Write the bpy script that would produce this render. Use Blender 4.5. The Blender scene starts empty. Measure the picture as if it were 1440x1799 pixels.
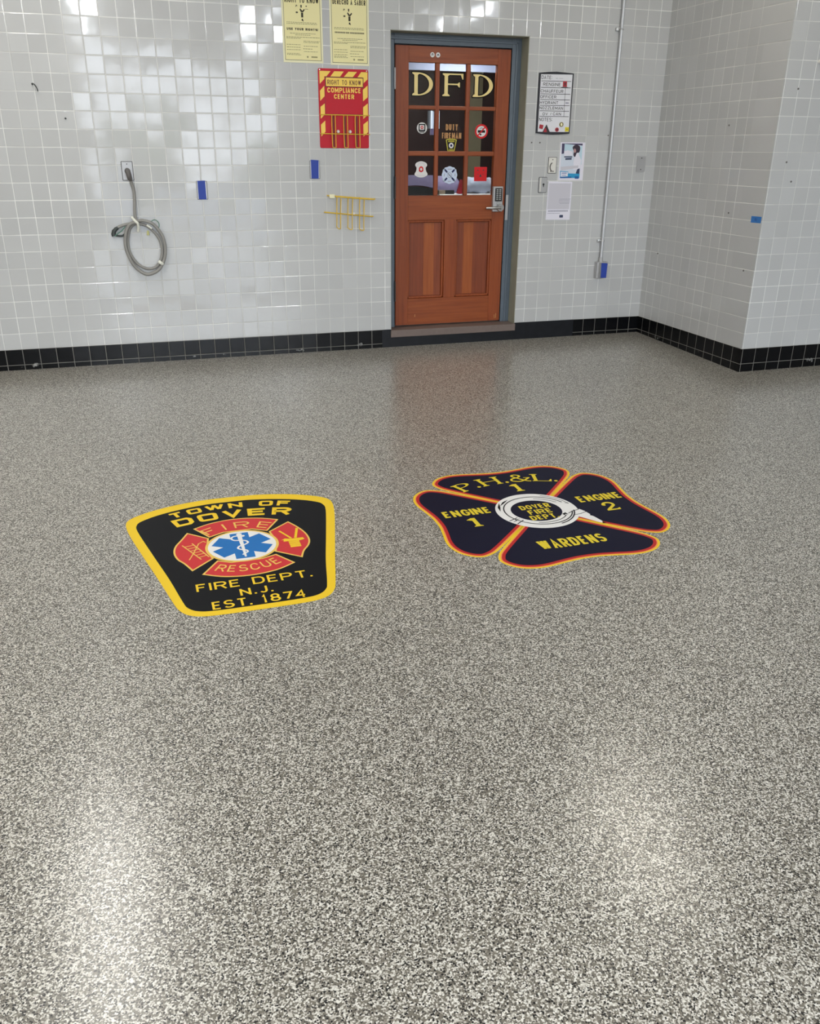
import bpy, bmesh, math, random
from mathutils import Vector, Matrix
PI = math.pi
random.seed(7)
sc = bpy.context.scene
COL = sc.collection

# ------------------------------------------------------------------ camera, world, lights, exposure
cd = bpy.data.cameras.new('camera'); cam = bpy.data.objects.new('camera', cd); COL.objects.link(cam)
RX = Vector((0.95294, -0.30308, 0.00659)); DN = Vector((-0.11230, -0.37311, -0.92096)); FW = Vector((0.28158, 0.87689, -0.38959))
cam.matrix_world = Matrix(((RX.x, -DN.x, -FW.x, 0.8727), (RX.y, -DN.y, -FW.y, -6.4336), (RX.z, -DN.z, -FW.z, 1.4293), (0, 0, 0, 1)))
cd.sensor_fit = 'VERTICAL'; cd.sensor_height = 36.0; cd.sensor_width = 36.0
cd.lens = 1503.0 * 36.0 / 1799.0
cd.clip_start = 0.05; cd.clip_end = 200
sc.camera = cam
sc.view_settings.view_transform = 'Standard'; sc.view_settings.look = 'None'
sc.view_settings.gamma = 1.0; sc.view_settings.use_curve_mapping = False
sc.view_settings.exposure = 0.04

def lin(c):
    return tuple((v / 255 / 12.92) if v / 255 <= 0.04045 else ((v / 255 + 0.055) / 1.055) ** 2.4 for v in c) + (1.0,)

wd = bpy.data.worlds.new('sky'); sc.world = wd; wd.use_nodes = True
wn = wd.node_tree; bg = wn.nodes['Background']
wtc = wn.nodes.new('ShaderNodeTexCoord'); wsep = wn.nodes.new('ShaderNodeSeparateXYZ'); wr = wn.nodes.new('ShaderNodeValToRGB')
wn.links.new(wtc.outputs['Generated'], wsep.inputs[0]); wn.links.new(wsep.outputs['Z'], wr.inputs[0]); wn.links.new(wr.outputs[0], bg.inputs['Color'])
wr.color_ramp.elements[0].position = 0.0; wr.color_ramp.elements[0].color = (0.86, 0.92, 1.0, 1)
wr.color_ramp.elements[1].position = 0.6; wr.color_ramp.elements[1].color = (0.70, 0.82, 1.0, 1)
bg.inputs['Strength'].default_value = 9.5

def area(name, loc, rot, sx, sy, power, col, portal=False, spread=180):
    l = bpy.data.lights.new(name, 'AREA'); l.shape = 'RECTANGLE'; l.size = sx; l.size_y = sy; l.energy = power; l.color = col
    l.spread = math.radians(spread)
    if portal: l.cycles.is_portal = True
    o = bpy.data.objects.new(name, l); COL.objects.link(o); o.location = loc; o.rotation_euler = rot
    return o
WARM = (1.0, 0.935, 0.81)
COOL = (0.89, 0.945, 1.0)
# fluorescent battens under the ceiling (warmer tubes by the door, cooler ones down the hall) and the daylight of the open vehicle bay behind the camera
for (x, y, p, c, l) in ((0.22, -1.65, 46, (1.0, 0.97, 0.91), 2.2), (4.25, -2.1, 23, WARM, 1.3), (-3.5, -4.6, 110, WARM, 1.3)): area('ceiling_batten', (x, y, 3.62), (0, 0, 0), 0.14, l, p, c)  # the leftmost is an unseen fill, added to brighten the side wall
for x in (-4.2, 0.6, 3.8, 7.3):
    for y in (-10.2, -12.1): area('ceiling_batten', (x, y, 3.62), (0, 0, 0), 0.10, 0.9, 90 if x < -2 else (140 if x > 6 else 215), COOL)
area('bay_daylight', (2.2, -13.0, 1.55), (PI / 2, 0, 0), 3.5, 3.4, 0, (1, 1, 1), portal=True)
area('office_fill', (3.5, .42, 2.36), (0, 0, 0), 0.2, 0.2, 20, (1.0, 0.97, 0.95))  # unseen fill added to light the office behind the door glass

# ------------------------------------------------------------------ materials
def N(nt, t, **k):
    n = nt.nodes.new(t)
    for a, b in k.items(): setattr(n, a, b)
    return n
def mat(name, rgb, rough=0.5, metal=0.0, spec=0.5, coat=0.0, noise=0.0, nscale=30.0, ior=None):
    m = bpy.data.materials.new(name); m.use_nodes = True; nt = m.node_tree; b = nt.nodes['Principled BSDF']
    b.inputs['Base Color'].default_value = lin(rgb); b.inputs['Roughness'].default_value = rough; b.inputs['Metallic'].default_value = metal
    b.inputs['Specular IOR Level'].default_value = spec; b.inputs['Coat Weight'].default_value = coat
    if noise:
        tc = N(nt, 'ShaderNodeTexCoord'); nz = N(nt, 'ShaderNodeTexNoise'); nz.inputs['Scale'].default_value = nscale; nz.inputs['Detail'].default_value = 4
        mx = N(nt, 'ShaderNodeMix', data_type='RGBA'); nt.links.new(tc.outputs['Object'], nz.inputs['Vector']); nt.links.new(nz.outputs['Fac'], mx.inputs['Factor'])
        c = lin(rgb); mx.inputs['A'].default_value = tuple(v * (1 - noise) for v in c[:3]) + (1,); mx.inputs['B'].default_value = tuple(min(1, v * (1 + noise)) for v in c[:3]) + (1,)
        nt.links.new(mx.outputs['Result'], b.inputs['Base Color'])
    return m
M_ = lambda nt, op, a=None, b=None: _math(nt, op, a, b)
def _math(nt, op, a, b=None):
    n = N(nt, 'ShaderNodeMath', operation=op)
    for i, v in enumerate((a, b)):
        if v is None: continue
        if isinstance(v, (int, float)): n.inputs[i].default_value = v
        else: nt.links.new(v, n.inputs[i])
    return n.outputs[0]
TP, RP = 0.109, 0.10765        # tile pitch across, course height
def tile_mat(name, axis, off, rgb, grout, black=False, off2=None, tilt=0.012, rough=0.07, split=None):
    """square glazed wall tiles, stacked joints; each tile sits at a very slightly different angle"""
    m = bpy.data.materials.new(name); m.use_nodes = True; nt = m.node_tree; b = nt.nodes['Principled BSDF']; L = nt.links.new
    ge = N(nt, 'ShaderNodeNewGeometry'); sp = N(nt, 'ShaderNodeSeparateXYZ'); L(ge.outputs['Position'], sp.inputs[0])
    u = _math(nt, 'DIVIDE', sp.outputs[axis], TP)
    if off2 is not None:
        gt = _math(nt, 'GREATER_THAN', sp.outputs[axis], split); u = _math(nt, 'SUBTRACT', u, _math(nt, 'MULTIPLY', gt, off2))
    u = _math(nt, 'SUBTRACT', u, off)
    v = _math(nt, 'DIVIDE', _math(nt, 'SUBTRACT', sp.outputs['Z'], 0.14), RP)
    def edge(s):
        f = _math(nt, 'FRACT', s); return _math(nt, 'MINIMUM', f, _math(nt, 'SUBTRACT', 1.0, f))
    eu = edge(u); ev = edge(v); e = _math(nt, 'MINIMUM', eu, ev)
    cx = N(nt, 'ShaderNodeCombineXYZ'); L(_math(nt, 'FLOOR', u), cx.inputs[0]); L(_math(nt, 'FLOOR', v), cx.inputs[1])
    wn_ = N(nt, 'ShaderNodeTexWhiteNoise', noise_dimensions='2D'); L(cx.outputs[0], wn_.inputs['Vector'])
    gm = N(nt, 'ShaderNodeMapRange', interpolation_type='SMOOTHSTEP'); gm.inputs['From Min'].default_value = 0.014; gm.inputs['From Max'].default_value = 0.024
    L(e, gm.inputs['Value'])
    # colour
    hv = N(nt, 'ShaderNodeMapRange'); L(wn_.outputs['Value'], hv.inputs['Value']); hv.inputs['To Min'].default_value = 0.955; hv.inputs['To Max'].default_value = 1.03
    nz = N(nt, 'ShaderNodeTexNoise'); nz.inputs['Scale'].default_value = 1.7; nz.inputs['Detail'].default_value = 3; L(ge.outputs['Position'], nz.inputs['Vector'])
    nv = N(nt, 'ShaderNodeMapRange'); L(nz.outputs['Fac'], nv.inputs['Value']); nv.inputs['To Min'].default_value = 0.93; nv.inputs['To Max'].default_value = 1.06
    tint = N(nt, 'ShaderNodeMix', data_type='RGBA', blend_type='MULTIPLY'); tint.inputs['Factor'].default_value = 1; tint.inputs['A'].default_value = lin(rgb)
    L(_math(nt, 'MULTIPLY', hv.outputs[0], nv.outputs[0]), tint.inputs['B'])
    base = N(nt, 'ShaderNodeMix', data_type='RGBA'); 
    ng = N(nt, 'ShaderNodeTexNoise'); ng.inputs['Scale'].default_value = 2.3; ng.inputs['Detail'].default_value = 3; L(ge.outputs['Position'], ng.inputs['Vector'])
    gv = N(nt, 'ShaderNodeMapRange'); L(ng.outputs['Fac'], gv.inputs['Value']); gv.inputs['From Min'].default_value = 0.35; gv.inputs['From Max'].default_value = 0.65
    gc = N(nt, 'ShaderNodeMix', data_type='RGBA'); L(gv.outputs[0], gc.inputs['Factor']); gc.inputs['A'].default_value = lin(tuple(v * .82 for v in grout)); gc.inputs['B'].default_value = lin(grout); L(gc.outputs['Result'], base.inputs['A'])
    L(gm.outputs[0], base.inputs['Factor']); L(tint.outputs['Result'], base.inputs['B'])
    out = base.outputs['Result']
    if black:   # scuffs and lost glaze along the foot
        n2 = N(nt, 'ShaderNodeTexNoise'); n2.inputs['Scale'].default_value = 9; n2.inputs['Detail'].default_value = 6; n2.inputs['Roughness'].default_value = 0.7; L(ge.outputs['Position'], n2.inputs['Vector'])
        zz = N(nt, 'ShaderNodeMapRange'); L(_math(nt, 'ABSOLUTE', _math(nt, 'SUBTRACT', sp.outputs['Z'], 0.022)), zz.inputs['Value']); zz.inputs['From Min'].default_value = 0.0; zz.inputs['From Max'].default_value = 0.055; zz.inputs['To Min'].default_value = 0.0; zz.inputs['To Max'].default_value = 0.16
        s = N(nt, 'ShaderNodeMapRange'); L(_math(nt, 'SUBTRACT', n2.outputs['Fac'], zz.outputs[0]), s.inputs['Value']); s.inputs['From Min'].default_value = 0.60; s.inputs['From Max'].default_value = 0.66
        mx = N(nt, 'ShaderNodeMix', data_type='RGBA'); L(s.outputs[0], mx.inputs['Factor']); L(out, mx.inputs['A']); mx.inputs['B'].default_value = lin((150, 150, 148)); out = mx.outputs['Result']
    if black: b.inputs['Specular IOR Level'].default_value = 0.22
    L(out, b.inputs['Base Color'])
    rr = N(nt, 'ShaderNodeMapRange'); L(gm.outputs[0], rr.inputs['Value']); rr.inputs['To Min'].default_value = 0.6; rr.inputs['To Max'].default_value = rough; L(rr.outputs[0], b.inputs['Roughness'])
    # per tile tilt + cushioned edge
    ts = N(nt, 'ShaderNodeVectorMath', operation='SUBTRACT'); L(wn_.outputs['Color'], ts.inputs[0]); ts.inputs[1].default_value = (0.5, 0.5, 0.5)
    tm = N(nt, 'ShaderNodeVectorMath', operation='SCALE'); L(ts.outputs[0], tm.inputs[0]); tm.inputs['Scale'].default_value = tilt * 2
    # very slow waviness of each glaze
    nw = N(nt, 'ShaderNodeTexNoise'); nw.inputs['Scale'].default_value = 14; nw.inputs['Detail'].default_value = 1; L(ge.outputs['Position'], nw.inputs['Vector'])
    ws = N(nt, 'ShaderNodeVectorMath', operation='SUBTRACT'); L(nw.outputs['Color'], ws.inputs[0]); ws.inputs[1].default_value = (0.5, 0.5, 0.5)
    wm = N(nt, 'ShaderNodeVectorMath', operation='SCALE'); L(ws.outputs[0], wm.inputs[0]); wm.inputs['Scale'].default_value = tilt * 1.3
    ad0 = N(nt, 'ShaderNodeVectorMath', operation='ADD'); L(tm.outputs[0], ad0.inputs[0]); L(wm.outputs[0], ad0.inputs[1])
    ad = N(nt, 'ShaderNodeVectorMath', operation='ADD'); L(ge.outputs['Normal'], ad.inputs[0]); L(ad0.outputs[0], ad.inputs[1])
    nm = N(nt, 'ShaderNodeVectorMath', operation='NORMALIZE'); L(ad.outputs[0], nm.inputs[0])
    hp = N(nt, 'ShaderNodeMapRange', interpolation_type='SMOOTHSTEP'); L(e, hp.inputs['Value']); hp.inputs['From Min'].default_value = 0.006; hp.inputs['From Max'].default_value = 0.05
    bp = N(nt, 'ShaderNodeBump'); bp.inputs['Strength'].default_value = 0.5; bp.inputs['Distance'].default_value = 0.0015; L(hp.outputs[0], bp.inputs['Height']); L(nm.outputs[0], bp.inputs['Normal'])
    L(bp.outputs[0], b.inputs['Normal'])
    return m

GREY, GROUT = (191, 192, 193), (238, 238, 235)
m_back = tile_mat('grey glazed tile back', 'X', 0.0, GREY, GROUT, off2=0.791, split=3.3)
m_side = tile_mat('grey glazed tile side', 'Y', -0.736, GREY, GROUT)
m_third = tile_mat('grey glazed tile pier', 'X', 0.68, GREY, GROUT)
BLK, BG = (13, 14, 17), (128, 126, 120)
k_back = tile_mat('black base tile back', 'X', 0.0, BLK, BG, black=True, off2=0.791, split=3.3, rough=0.2)
k_side = tile_mat('black base tile side', 'Y', -0.736, BLK, BG, black=True, rough=0.2)
k_third = tile_mat('black base tile pier', 'X', 0.68, BLK, BG, black=True, rough=0.2)

def floor_mat():
    m = bpy.data.materials.new('flake epoxy floor'); m.use_nodes = True; nt = m.node_tree; b = nt.nodes['Principled BSDF']; L = nt.links.new
    ge = N(nt, 'ShaderNodeNewGeometry')
    def vor(scale, ramp, jitter=1.0):
        v = N(nt, 'ShaderNodeTexVoronoi', feature='F1'); v.inputs['Scale'].default_value = scale; v.inputs['Randomness'].default_value = jitter; L(ge.outputs['Position'], v.inputs['Vector'])
        sp = N(nt, 'ShaderNodeSeparateColor'); L(v.outputs['Color'], sp.inputs[0])
        r = N(nt, 'ShaderNodeValToRGB'); r.color_ramp.interpolation = 'CONSTANT'
        els = r.color_ramp.elements
        while len(els) > 1: els.remove(els[-1])
        els[0].position = 0; els[0].color = lin(ramp[0][1])
        for p, c in ramp[1:]:
            e = els.new(p); e.color = lin(c)
        L(sp.outputs[0], r.inputs[0]); return v, sp, r
    v1, s1, r1 = vor(300, [(0, (20, 20, 20)), (0.07, (80, 77, 71)), (0.17, (113, 107, 97)), (0.54, (147, 141, 131)), (0.64, (194, 189, 179)), (0.86, (222, 218, 209))])
    v2, s2, r2 = vor(185, [(0, (10, 10, 11)), (0.60, (52, 50, 47)), (0.70, (212, 209, 201))])
    lt = N(nt, 'ShaderNodeMath', operation='LESS_THAN'); L(s2.outputs[1], lt.inputs[0]); lt.inputs[1].default_value = 0.21
    md = N(nt, 'ShaderNodeMath', operation='LESS_THAN'); L(v2.outputs['Distance'], md.inputs[0]); md.inputs[1].default_value = 0.46
    f = _math(nt, 'MULTIPLY', lt.outputs[0], md.outputs[0])
    mx = N(nt, 'ShaderNodeMix', data_type='RGBA'); L(f, mx.inputs['Factor']); L(r1.outputs[0], mx.inputs['A']); L(r2.outputs[0], mx.inputs['B'])
    n = N(nt, 'ShaderNodeTexNoise'); n.inputs['Scale'].default_value = 0.9; n.inputs['Detail'].default_value = 4; L(ge.outputs['Position'], n.inputs['Vector'])
    nr = N(nt, 'ShaderNodeMapRange'); L(n.outputs['Fac'], nr.inputs['Value']); nr.inputs['To Min'].default_value = 0.84; nr.inputs['To Max'].default_value = 1.12
    ml = N(nt, 'ShaderNodeMix', data_type='RGBA', blend_type='MULTIPLY'); ml.inputs['Factor'].default_value = 1; L(mx.outputs['Result'], ml.inputs['A']); L(nr.outputs[0], ml.inputs['B'])
    L(ml.outputs['Result'], b.inputs['Base Color'])
    b.inputs['Roughness'].default_value = 0.36; b.inputs['Specular IOR Level'].default_value = 0.3
    bp = N(nt, 'ShaderNodeBump'); bp.inputs['Strength'].default_value = 0.35; bp.inputs['Distance'].default_value = 0.0012
    n3 = N(nt, 'ShaderNodeTexNoise'); n3.inputs['Scale'].default_value = 150; n3.inputs['Detail'].default_value = 2; L(ge.outputs['Position'], n3.inputs['Vector'])
    L(n3.outputs['Fac'], bp.inputs['Height']); L(bp.outputs[0], b.inputs['Normal'])
    b.inputs['Coat Weight'].default_value = 0.8; b.inputs['Coat Roughness'].default_value = 0.22
    n4 = N(nt, 'ShaderNodeBump'); n4.inputs['Strength'].default_value = 0.22; n4.inputs['Distance'].default_value = 0.001; L(n3.outputs['Fac'], n4.inputs['Height']); L(n4.outputs[0], b.inputs['Coat Normal'])
    return m
m_floor = floor_mat()

def wood_mat(name, rgb_a, rgb_b, vertical=True, seed=0.0):
    m = bpy.data.materials.new(name); m.use_nodes = True; nt = m.node_tree; b = nt.nodes['Principled BSDF']; L = nt.links.new
    ge = N(nt, 'ShaderNodeNewGeometry'); mp = N(nt, 'ShaderNodeMapping'); L(ge.outputs['Position'], mp.inputs['Vector'])
    mp.inputs['Scale'].default_value = (34, 34, 1.6) if vertical else (1.6, 34, 34); mp.inputs['Location'].default_value = (seed, seed * 2, seed * 3)
    nz = N(nt, 'ShaderNodeTexNoise'); nz.inputs['Scale'].default_value = 1.6; nz.inputs['Detail'].default_value = 6; nz.inputs['Roughness'].default_value = 0.62; L(mp.outputs[0], nz.inputs['Vector'])
    r = N(nt, 'ShaderNodeValToRGB'); r.color_ramp.elements[0].position = 0.28; r.color_ramp.elements[0].color = lin(rgb_a); r.color_ramp.elements[1].position = 0.72; r.color_ramp.elements[1].color = lin(rgb_b)
    L(nz.outputs['Fac'], r.inputs[0]); L(r.outputs[0], b.inputs['Base Color'])
    b.inputs['Roughness'].default_value = 0.42; b.inputs['Specular IOR Level'].default_value = 0.35; b.inputs['Coat Weight'].default_value = 0.1; b.inputs['Coat Roughness'].default_value = 0.2
    return m
m_wv = wood_mat('oiled fir upright', (122, 54, 24), (152, 76, 36))
m_wh = wood_mat('oiled fir rail', (124, 56, 24), (154, 80, 38), vertical=False, seed=3)
m_wd = wood_mat('fir stave dark', (112, 52, 30), (138, 68, 38), seed=5)
m_wl = wood_mat('fir stave light', (142, 70, 30), (166, 90, 44), seed=9)
m_wm = wood_mat('fir moulding', (120, 56, 32), (150, 78, 46), seed=12)

def glass_mat():
    m = bpy.data.materials.new('window glass'); m.use_nodes = True; nt = m.node_tree; nt.nodes.remove(nt.nodes['Principled BSDF'])
    t = N(nt, 'ShaderNodeBsdfTransparent'); t.inputs[0].default_value = (0.92, 0.95, 0.94, 1); g = N(nt, 'ShaderNodeBsdfGlossy'); g.inputs['Roughness'].default_value = 0.02
    f = N(nt, 'ShaderNodeFresnel'); f.inputs['IOR'].default_value = 1.28; mx = N(nt, 'ShaderNodeMixShader')
    nt.links.new(f.outputs[0], mx.inputs[0]); nt.links.new(t.outputs[0], mx.inputs[1]); nt.links.new(g.outputs[0], mx.inputs[2]); nt.links.new(mx.outputs[0], nt.nodes['Material Output'].inputs['Surface'])
    return m
m_glass = glass_mat()
MT = {}
def C(name, rgb=None, **k):
    if name not in MT: MT[name] = mat(name, rgb, **k)
    return MT[name]
C('frame paint', (92, 103, 114), rough=0.35, noise=0.08, nscale=20)
C('reveal plaster', (150, 150, 134), rough=0.6, noise=0.12, nscale=12)
C('sill stone', (112, 98, 92), rough=0.55, noise=0.12, nscale=40)
C('black paint', (24, 26, 31), rough=0.35, spec=0.25, noise=0.45, nscale=18)
C('white paint', (205, 204, 198), rough=0.8)
C('satin steel', (190, 190, 190), rough=0.28, metal=1.0)
C('brushed plate', (178, 178, 180), rough=0.4, metal=0.3)
C('galvanised pipe', (196, 198, 202), rough=0.35, metal=0.45)
C('dark metal', (70, 68, 68), rough=0.45, metal=0.8)
C('black plastic', (24, 24, 26), rough=0.4)
C('white plastic', (222, 220, 214), rough=0.35)
C('ivory metal', (196, 190, 182), rough=0.4)
C('blue tape', (32, 62, 158), rough=0.55)
C('pale blue tape', (52, 122, 198), rough=0.6)
C('tape ink', (24, 60, 150), rough=0.6)
C('poster yellow', (240, 232, 178), rough=0.8, spec=0.2)
C('poster margin', (240, 236, 200), rough=0.75)
C('poster ink', (58, 54, 40), rough=0.8)
C('poster fine ink', (150, 144, 104), rough=0.8)
C('sign red', (190, 16, 38), rough=0.4, spec=0.25)
C('sign yellow', (244, 205, 80), rough=0.4)
C('sign brown', (96, 34, 20), rough=0.5)
C('rack yellow', (216, 180, 58), rough=0.4)
C('board white', (226, 226, 232), rough=0.25)
C('board frame', (36, 36, 44), rough=0.4)
C('ink black', (30, 30, 34), rough=0.6)
C('magnet red', (168, 36, 50), rough=0.5)
C('magnet dark', (58, 48, 48), rough=0.5)
C('magnet yellow', (220, 204, 40), rough=0.5)
C('magnet olive', (120, 108, 40), rough=0.5)
C('paper white', (226, 224, 236), rough=0.75)
C('paper grey', (200, 198, 208), rough=0.75)
C('print grey', (150, 150, 166), rough=0.75)
C('print violet', (70, 64, 96), rough=0.75)
C('print hair', (58, 46, 62), rough=0.75)
C('print skin', (178, 140, 140), rough=0.75)
C('print sky', (186, 212, 226), rough=0.75)
C('print pale', (206, 214, 228), rough=0.75)
C('print blue', (40, 150, 200), rough=0.7)
C('print deep blue', (34, 92, 160), rough=0.7)
C('print navy', (52, 62, 92), rough=0.75)
C('cable grey', (142, 140, 136), rough=0.5)
C('plug grey', (96, 92, 90), rough=0.5)
C('connector dark', (52, 58, 58), rough=0.5)
C('green wire', (84, 128, 112), rough=0.5)
C('white tape', (228, 228, 218), rough=0.6)
C('yellow tag', (196, 194, 130), rough=0.6)
# floor graphics (clear-coated vinyl)
V = dict(rough=0.5, spec=0.25, noise=0.06, nscale=260)
C('emblem yellow', (242, 202, 40), **V); C('emblem black', (17, 18, 22), spec=0.12, rough=0.5, noise=0.25, nscale=300); C('emblem red', (206, 52, 56), **V); C('emblem orange', (240, 150, 84), **V)
C('emblem white', (236, 234, 232), **V); C('emblem blue', (30, 112, 186), **V); C('emblem navy', (20, 21, 42), spec=0.12, rough=0.5, noise=0.25, nscale=300); C('emblem gold', (236, 196, 96), **V)
C('emblem lettering', (226, 202, 52), **V); C('emblem deep red', (188, 40, 40), **V)
# door glass graphics
C('gilt', (236, 212, 142), rough=0.35); C('gilt edge', (22, 18, 14), spec=0.15, rough=0.5); C('copper gilt', (190, 138, 84), rough=0.4)
C('sticker white', (222, 220, 218), rough=0.45); C('sticker red', (204, 40, 44), spec=0.15, rough=0.45); C('sticker black', (30, 28, 32), spec=0.15, rough=0.5); C('sticker pale blue', (198, 210, 232), rough=0.45)
C('sticker navy', (44, 46, 88), spec=0.15, rough=0.5); C('sticker yellow', (196, 184, 60), rough=0.5); C('sticker mauve', (200, 190, 205), rough=0.5)
# office beyond the glass
C('office maroon', (62, 34, 36), rough=0.8, noise=0.15, nscale=3); C('office olive', (96, 92, 72), rough=0.8, noise=0.1, nscale=3); C('office cream', (170, 160, 130), rough=0.8)
C('office floor', (70, 60, 54), rough=0.7); C('blind grey', (112, 118, 140), rough=0.7); C('chair cloth', (142, 132, 168), rough=0.9, noise=0.12, nscale=40); C('chair shell', (26, 26, 30), rough=0.5)
C('counter white', (226, 224, 226), rough=0.5); C('cloth pale', (176, 184, 204), rough=0.9, noise=0.15, nscale=30); C('folder red', (150, 16, 34), rough=0.5); C('box tan', (150, 134, 116), rough=0.7)
C('leaves', (78, 96, 62), rough=0.8, noise=0.3, nscale=2)
C('hall wall', (126, 124, 118), rough=0.8)
C('asphalt', (150, 150, 152), rough=0.9, noise=0.1, nscale=2)

# ------------------------------------------------------------------ object helpers
def root(name, label, cat, loc, rot=(0, 0, 0), group=None):
    o = bpy.data.objects.new(name, None); COL.objects.link(o); o.empty_display_size = 0.05
    o.location = loc; o.rotation_euler = rot; o['label'] = label; o['category'] = cat
    if group: o['group'] = group
    return o
def tag(o, label, cat, group=None):
    o['label'] = label; o['category'] = cat
    if group: o['group'] = group
    return o
def struct(o):
    o['kind'] = 'structure'; return o
WALLROT = (PI / 2, 0, 0)            # local x right, y up, z out of the back wall
SIDEROT = (PI / 2, 0, -PI / 2)      # the same on the wall that faces left

class B:
    """collects solid pieces for ONE mesh object"""
    def __init__(s): s.bm = bmesh.new()
    def box(s, x0, x1, y0, y1, z0, z1, bev=0.0):
        r = bmesh.ops.create_cube(s.bm, size=1.0, matrix=Matrix.Translation(((x0 + x1) / 2, (y0 + y1) / 2, (z0 + z1) / 2)) @ Matrix.Diagonal((abs(x1 - x0), abs(y1 - y0), abs(z1 - z0), 1)))
        if bev:
            es = list({e for v in r['verts'] for e in v.link_edges}); bmesh.ops.bevel(s.bm, geom=es, offset=bev, segments=2, profile=0.5, affect='EDGES')
        return s
    def prism(s, pts, z0, z1):
        a = sum(p[0] * q[1] - q[0] * p[1] for p, q in zip(pts, pts[1:] + pts[:1]))
        if a < 0: pts = pts[::-1]
        lo = [s.bm.verts.new((x, y, z0)) for x, y in pts]; hi = [s.bm.verts.new((x, y, z1)) for x, y in pts]; n = len(pts)
        s.bm.faces.new(hi); s.bm.faces.new(lo[::-1])
        for i in range(n): s.bm.faces.new((lo[i], lo[(i + 1) % n], hi[(i + 1) % n], hi[i]))
        return s
    def cyl(s, p, q, r, r2=None, seg=20):
        p = Vector(p); q = Vector(q); d = q - p; r2 = r if r2 is None else r2
        mt = Matrix.Translation((p + q) / 2) @ d.to_track_quat('Z', 'Y').to_matrix().to_4x4()
        bmesh.ops.create_cone(s.bm, cap_ends=True, segments=seg, radius1=r, radius2=r2, depth=d.length, matrix=mt); return s
    def ball(s, c, r, sc_=(1, 1, 1), u=16, v=10):
        bmesh.ops.create_uvsphere(s.bm, u_segments=u, v_segments=v, radius=r, matrix=Matrix.Translation(c) @ Matrix.Diagonal((*sc_, 1))); return s
    def tube(s, path, r, seg=12, closed=False):
        P = [Vector(p) for p in path]; n = len(P); rings = []; up = Vector((0.013, 0.027, 1)).normalized()
        for i, p in enumerate(P):
            a = P[(i - 1) % n] if closed or i > 0 else p; b = P[(i + 1) % n] if closed or i < n - 1 else p
            t = (b - a).normalized(); x = t.cross(up)
            if x.length < 0.05: x = t.cross(Vector((1, 0, 0)))
            x.normalize(); y = x.cross(t); rr = r(i / (n - 1)) if callable(r) else r
            rings.append([s.bm.verts.new(p + x * math.cos(k * 2 * PI / seg) * rr + y * math.sin(k * 2 * PI / seg) * rr) for k in range(seg)])
        for i in range(n if closed else n - 1):
            A = rings[i]; Bb = rings[(i + 1) % n]
            for k in range(seg): s.bm.faces.new((A[k], Bb[k], Bb[(k + 1) % seg], A[(k + 1) % seg]))
        if not closed: s.bm.faces.new(rings[0]); s.bm.faces.new(rings[-1][::-1])
        return s
    def build(s, name, m, parent=None, smooth=False):
        bmesh.ops.recalc_face_normals(s.bm, faces=s.bm.faces)
        me = bpy.data.meshes.new(name); s.bm.to_mesh(me); s.bm.free(); me.materials.append(m)
        if smooth:
            for p in me.polygons: p.use_smooth = True
            me.set_sharp_from_angle(angle=math.radians(40))
        o = bpy.data.objects.new(name, me); COL.objects.link(o); o.parent = parent
        return o

def spline(pts, n=10, closed=False):
    out = []; m = len(pts); P = [Vector(p) for p in pts]
    for i in range(m if closed else m - 1):
        if closed: a, b, c, d = (P[(i + k) % m] for k in (-1, 0, 1, 2))
        else: a, b, c, d = P[max(i - 1, 0)], P[i], P[i + 1], P[min(i + 2, m - 1)]
        for k in range(n):
            t = k / n
            out.append(0.5 * ((2 * b) + (c - a) * t + (2 * a - 5 * b + 4 * c - d) * t * t + (3 * b - a - 3 * c + d) * t ** 3))
    if not closed: out.append(P[-1])
    return out
def sp2(pts, n=8, closed=True): return [(v.x, v.y) for v in spline([(x, y, 0) for x, y in pts], n, closed)]
def arc(cx, cy, rx, ry, a0, a1, n=10):
    return [(cx + rx * math.cos(math.radians(a0 + (a1 - a0) * i / n)), cy + ry * math.sin(math.radians(a0 + (a1 - a0) * i / n))) for i in range(n + 1)]
def circ(cx, cy, r, n=48, ry=None): return arc(cx, cy, r, r if ry is None else ry, 0, 360, n)[:-1]
def rrect(x0, x1, y0, y1, r, n=5):
    return arc(x1 - r, y1 - r, r, r, 0, 90, n) + arc(x0 + r, y1 - r, r, r, 90, 180, n) + arc(x0 + r, y0 + r, r, r, 180, 270, n) + arc(x1 - r, y0 + r, r, r, 270, 360, n)
def inset(pts, d):
    a = sum(p[0] * q[1] - q[0] * p[1] for p, q in zip(pts, pts[1:] + pts[:1])); sg = 1 if a > 0 else -1; n = len(pts); out = []
    for i in range(n):
        p, c, q = Vector(pts[i - 1]), Vector(pts[i]), Vector(pts[(i + 1) % n])
        e1 = (c - p); e2 = (q - c)
        if e1.length < 1e-9 or e2.length < 1e-9: out.append(tuple(c)); continue
        n1 = Vector((-e1.y, e1.x)).normalized() * sg; n2 = Vector((-e2.y, e2.x)).normalized() * sg
        b = (n1 + n2); b = n1 if b.length < 1e-6 else b.normalized(); k = max(0.45, b.dot(n1)); out.append(tuple(c + b * d / k))
    return out

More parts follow.
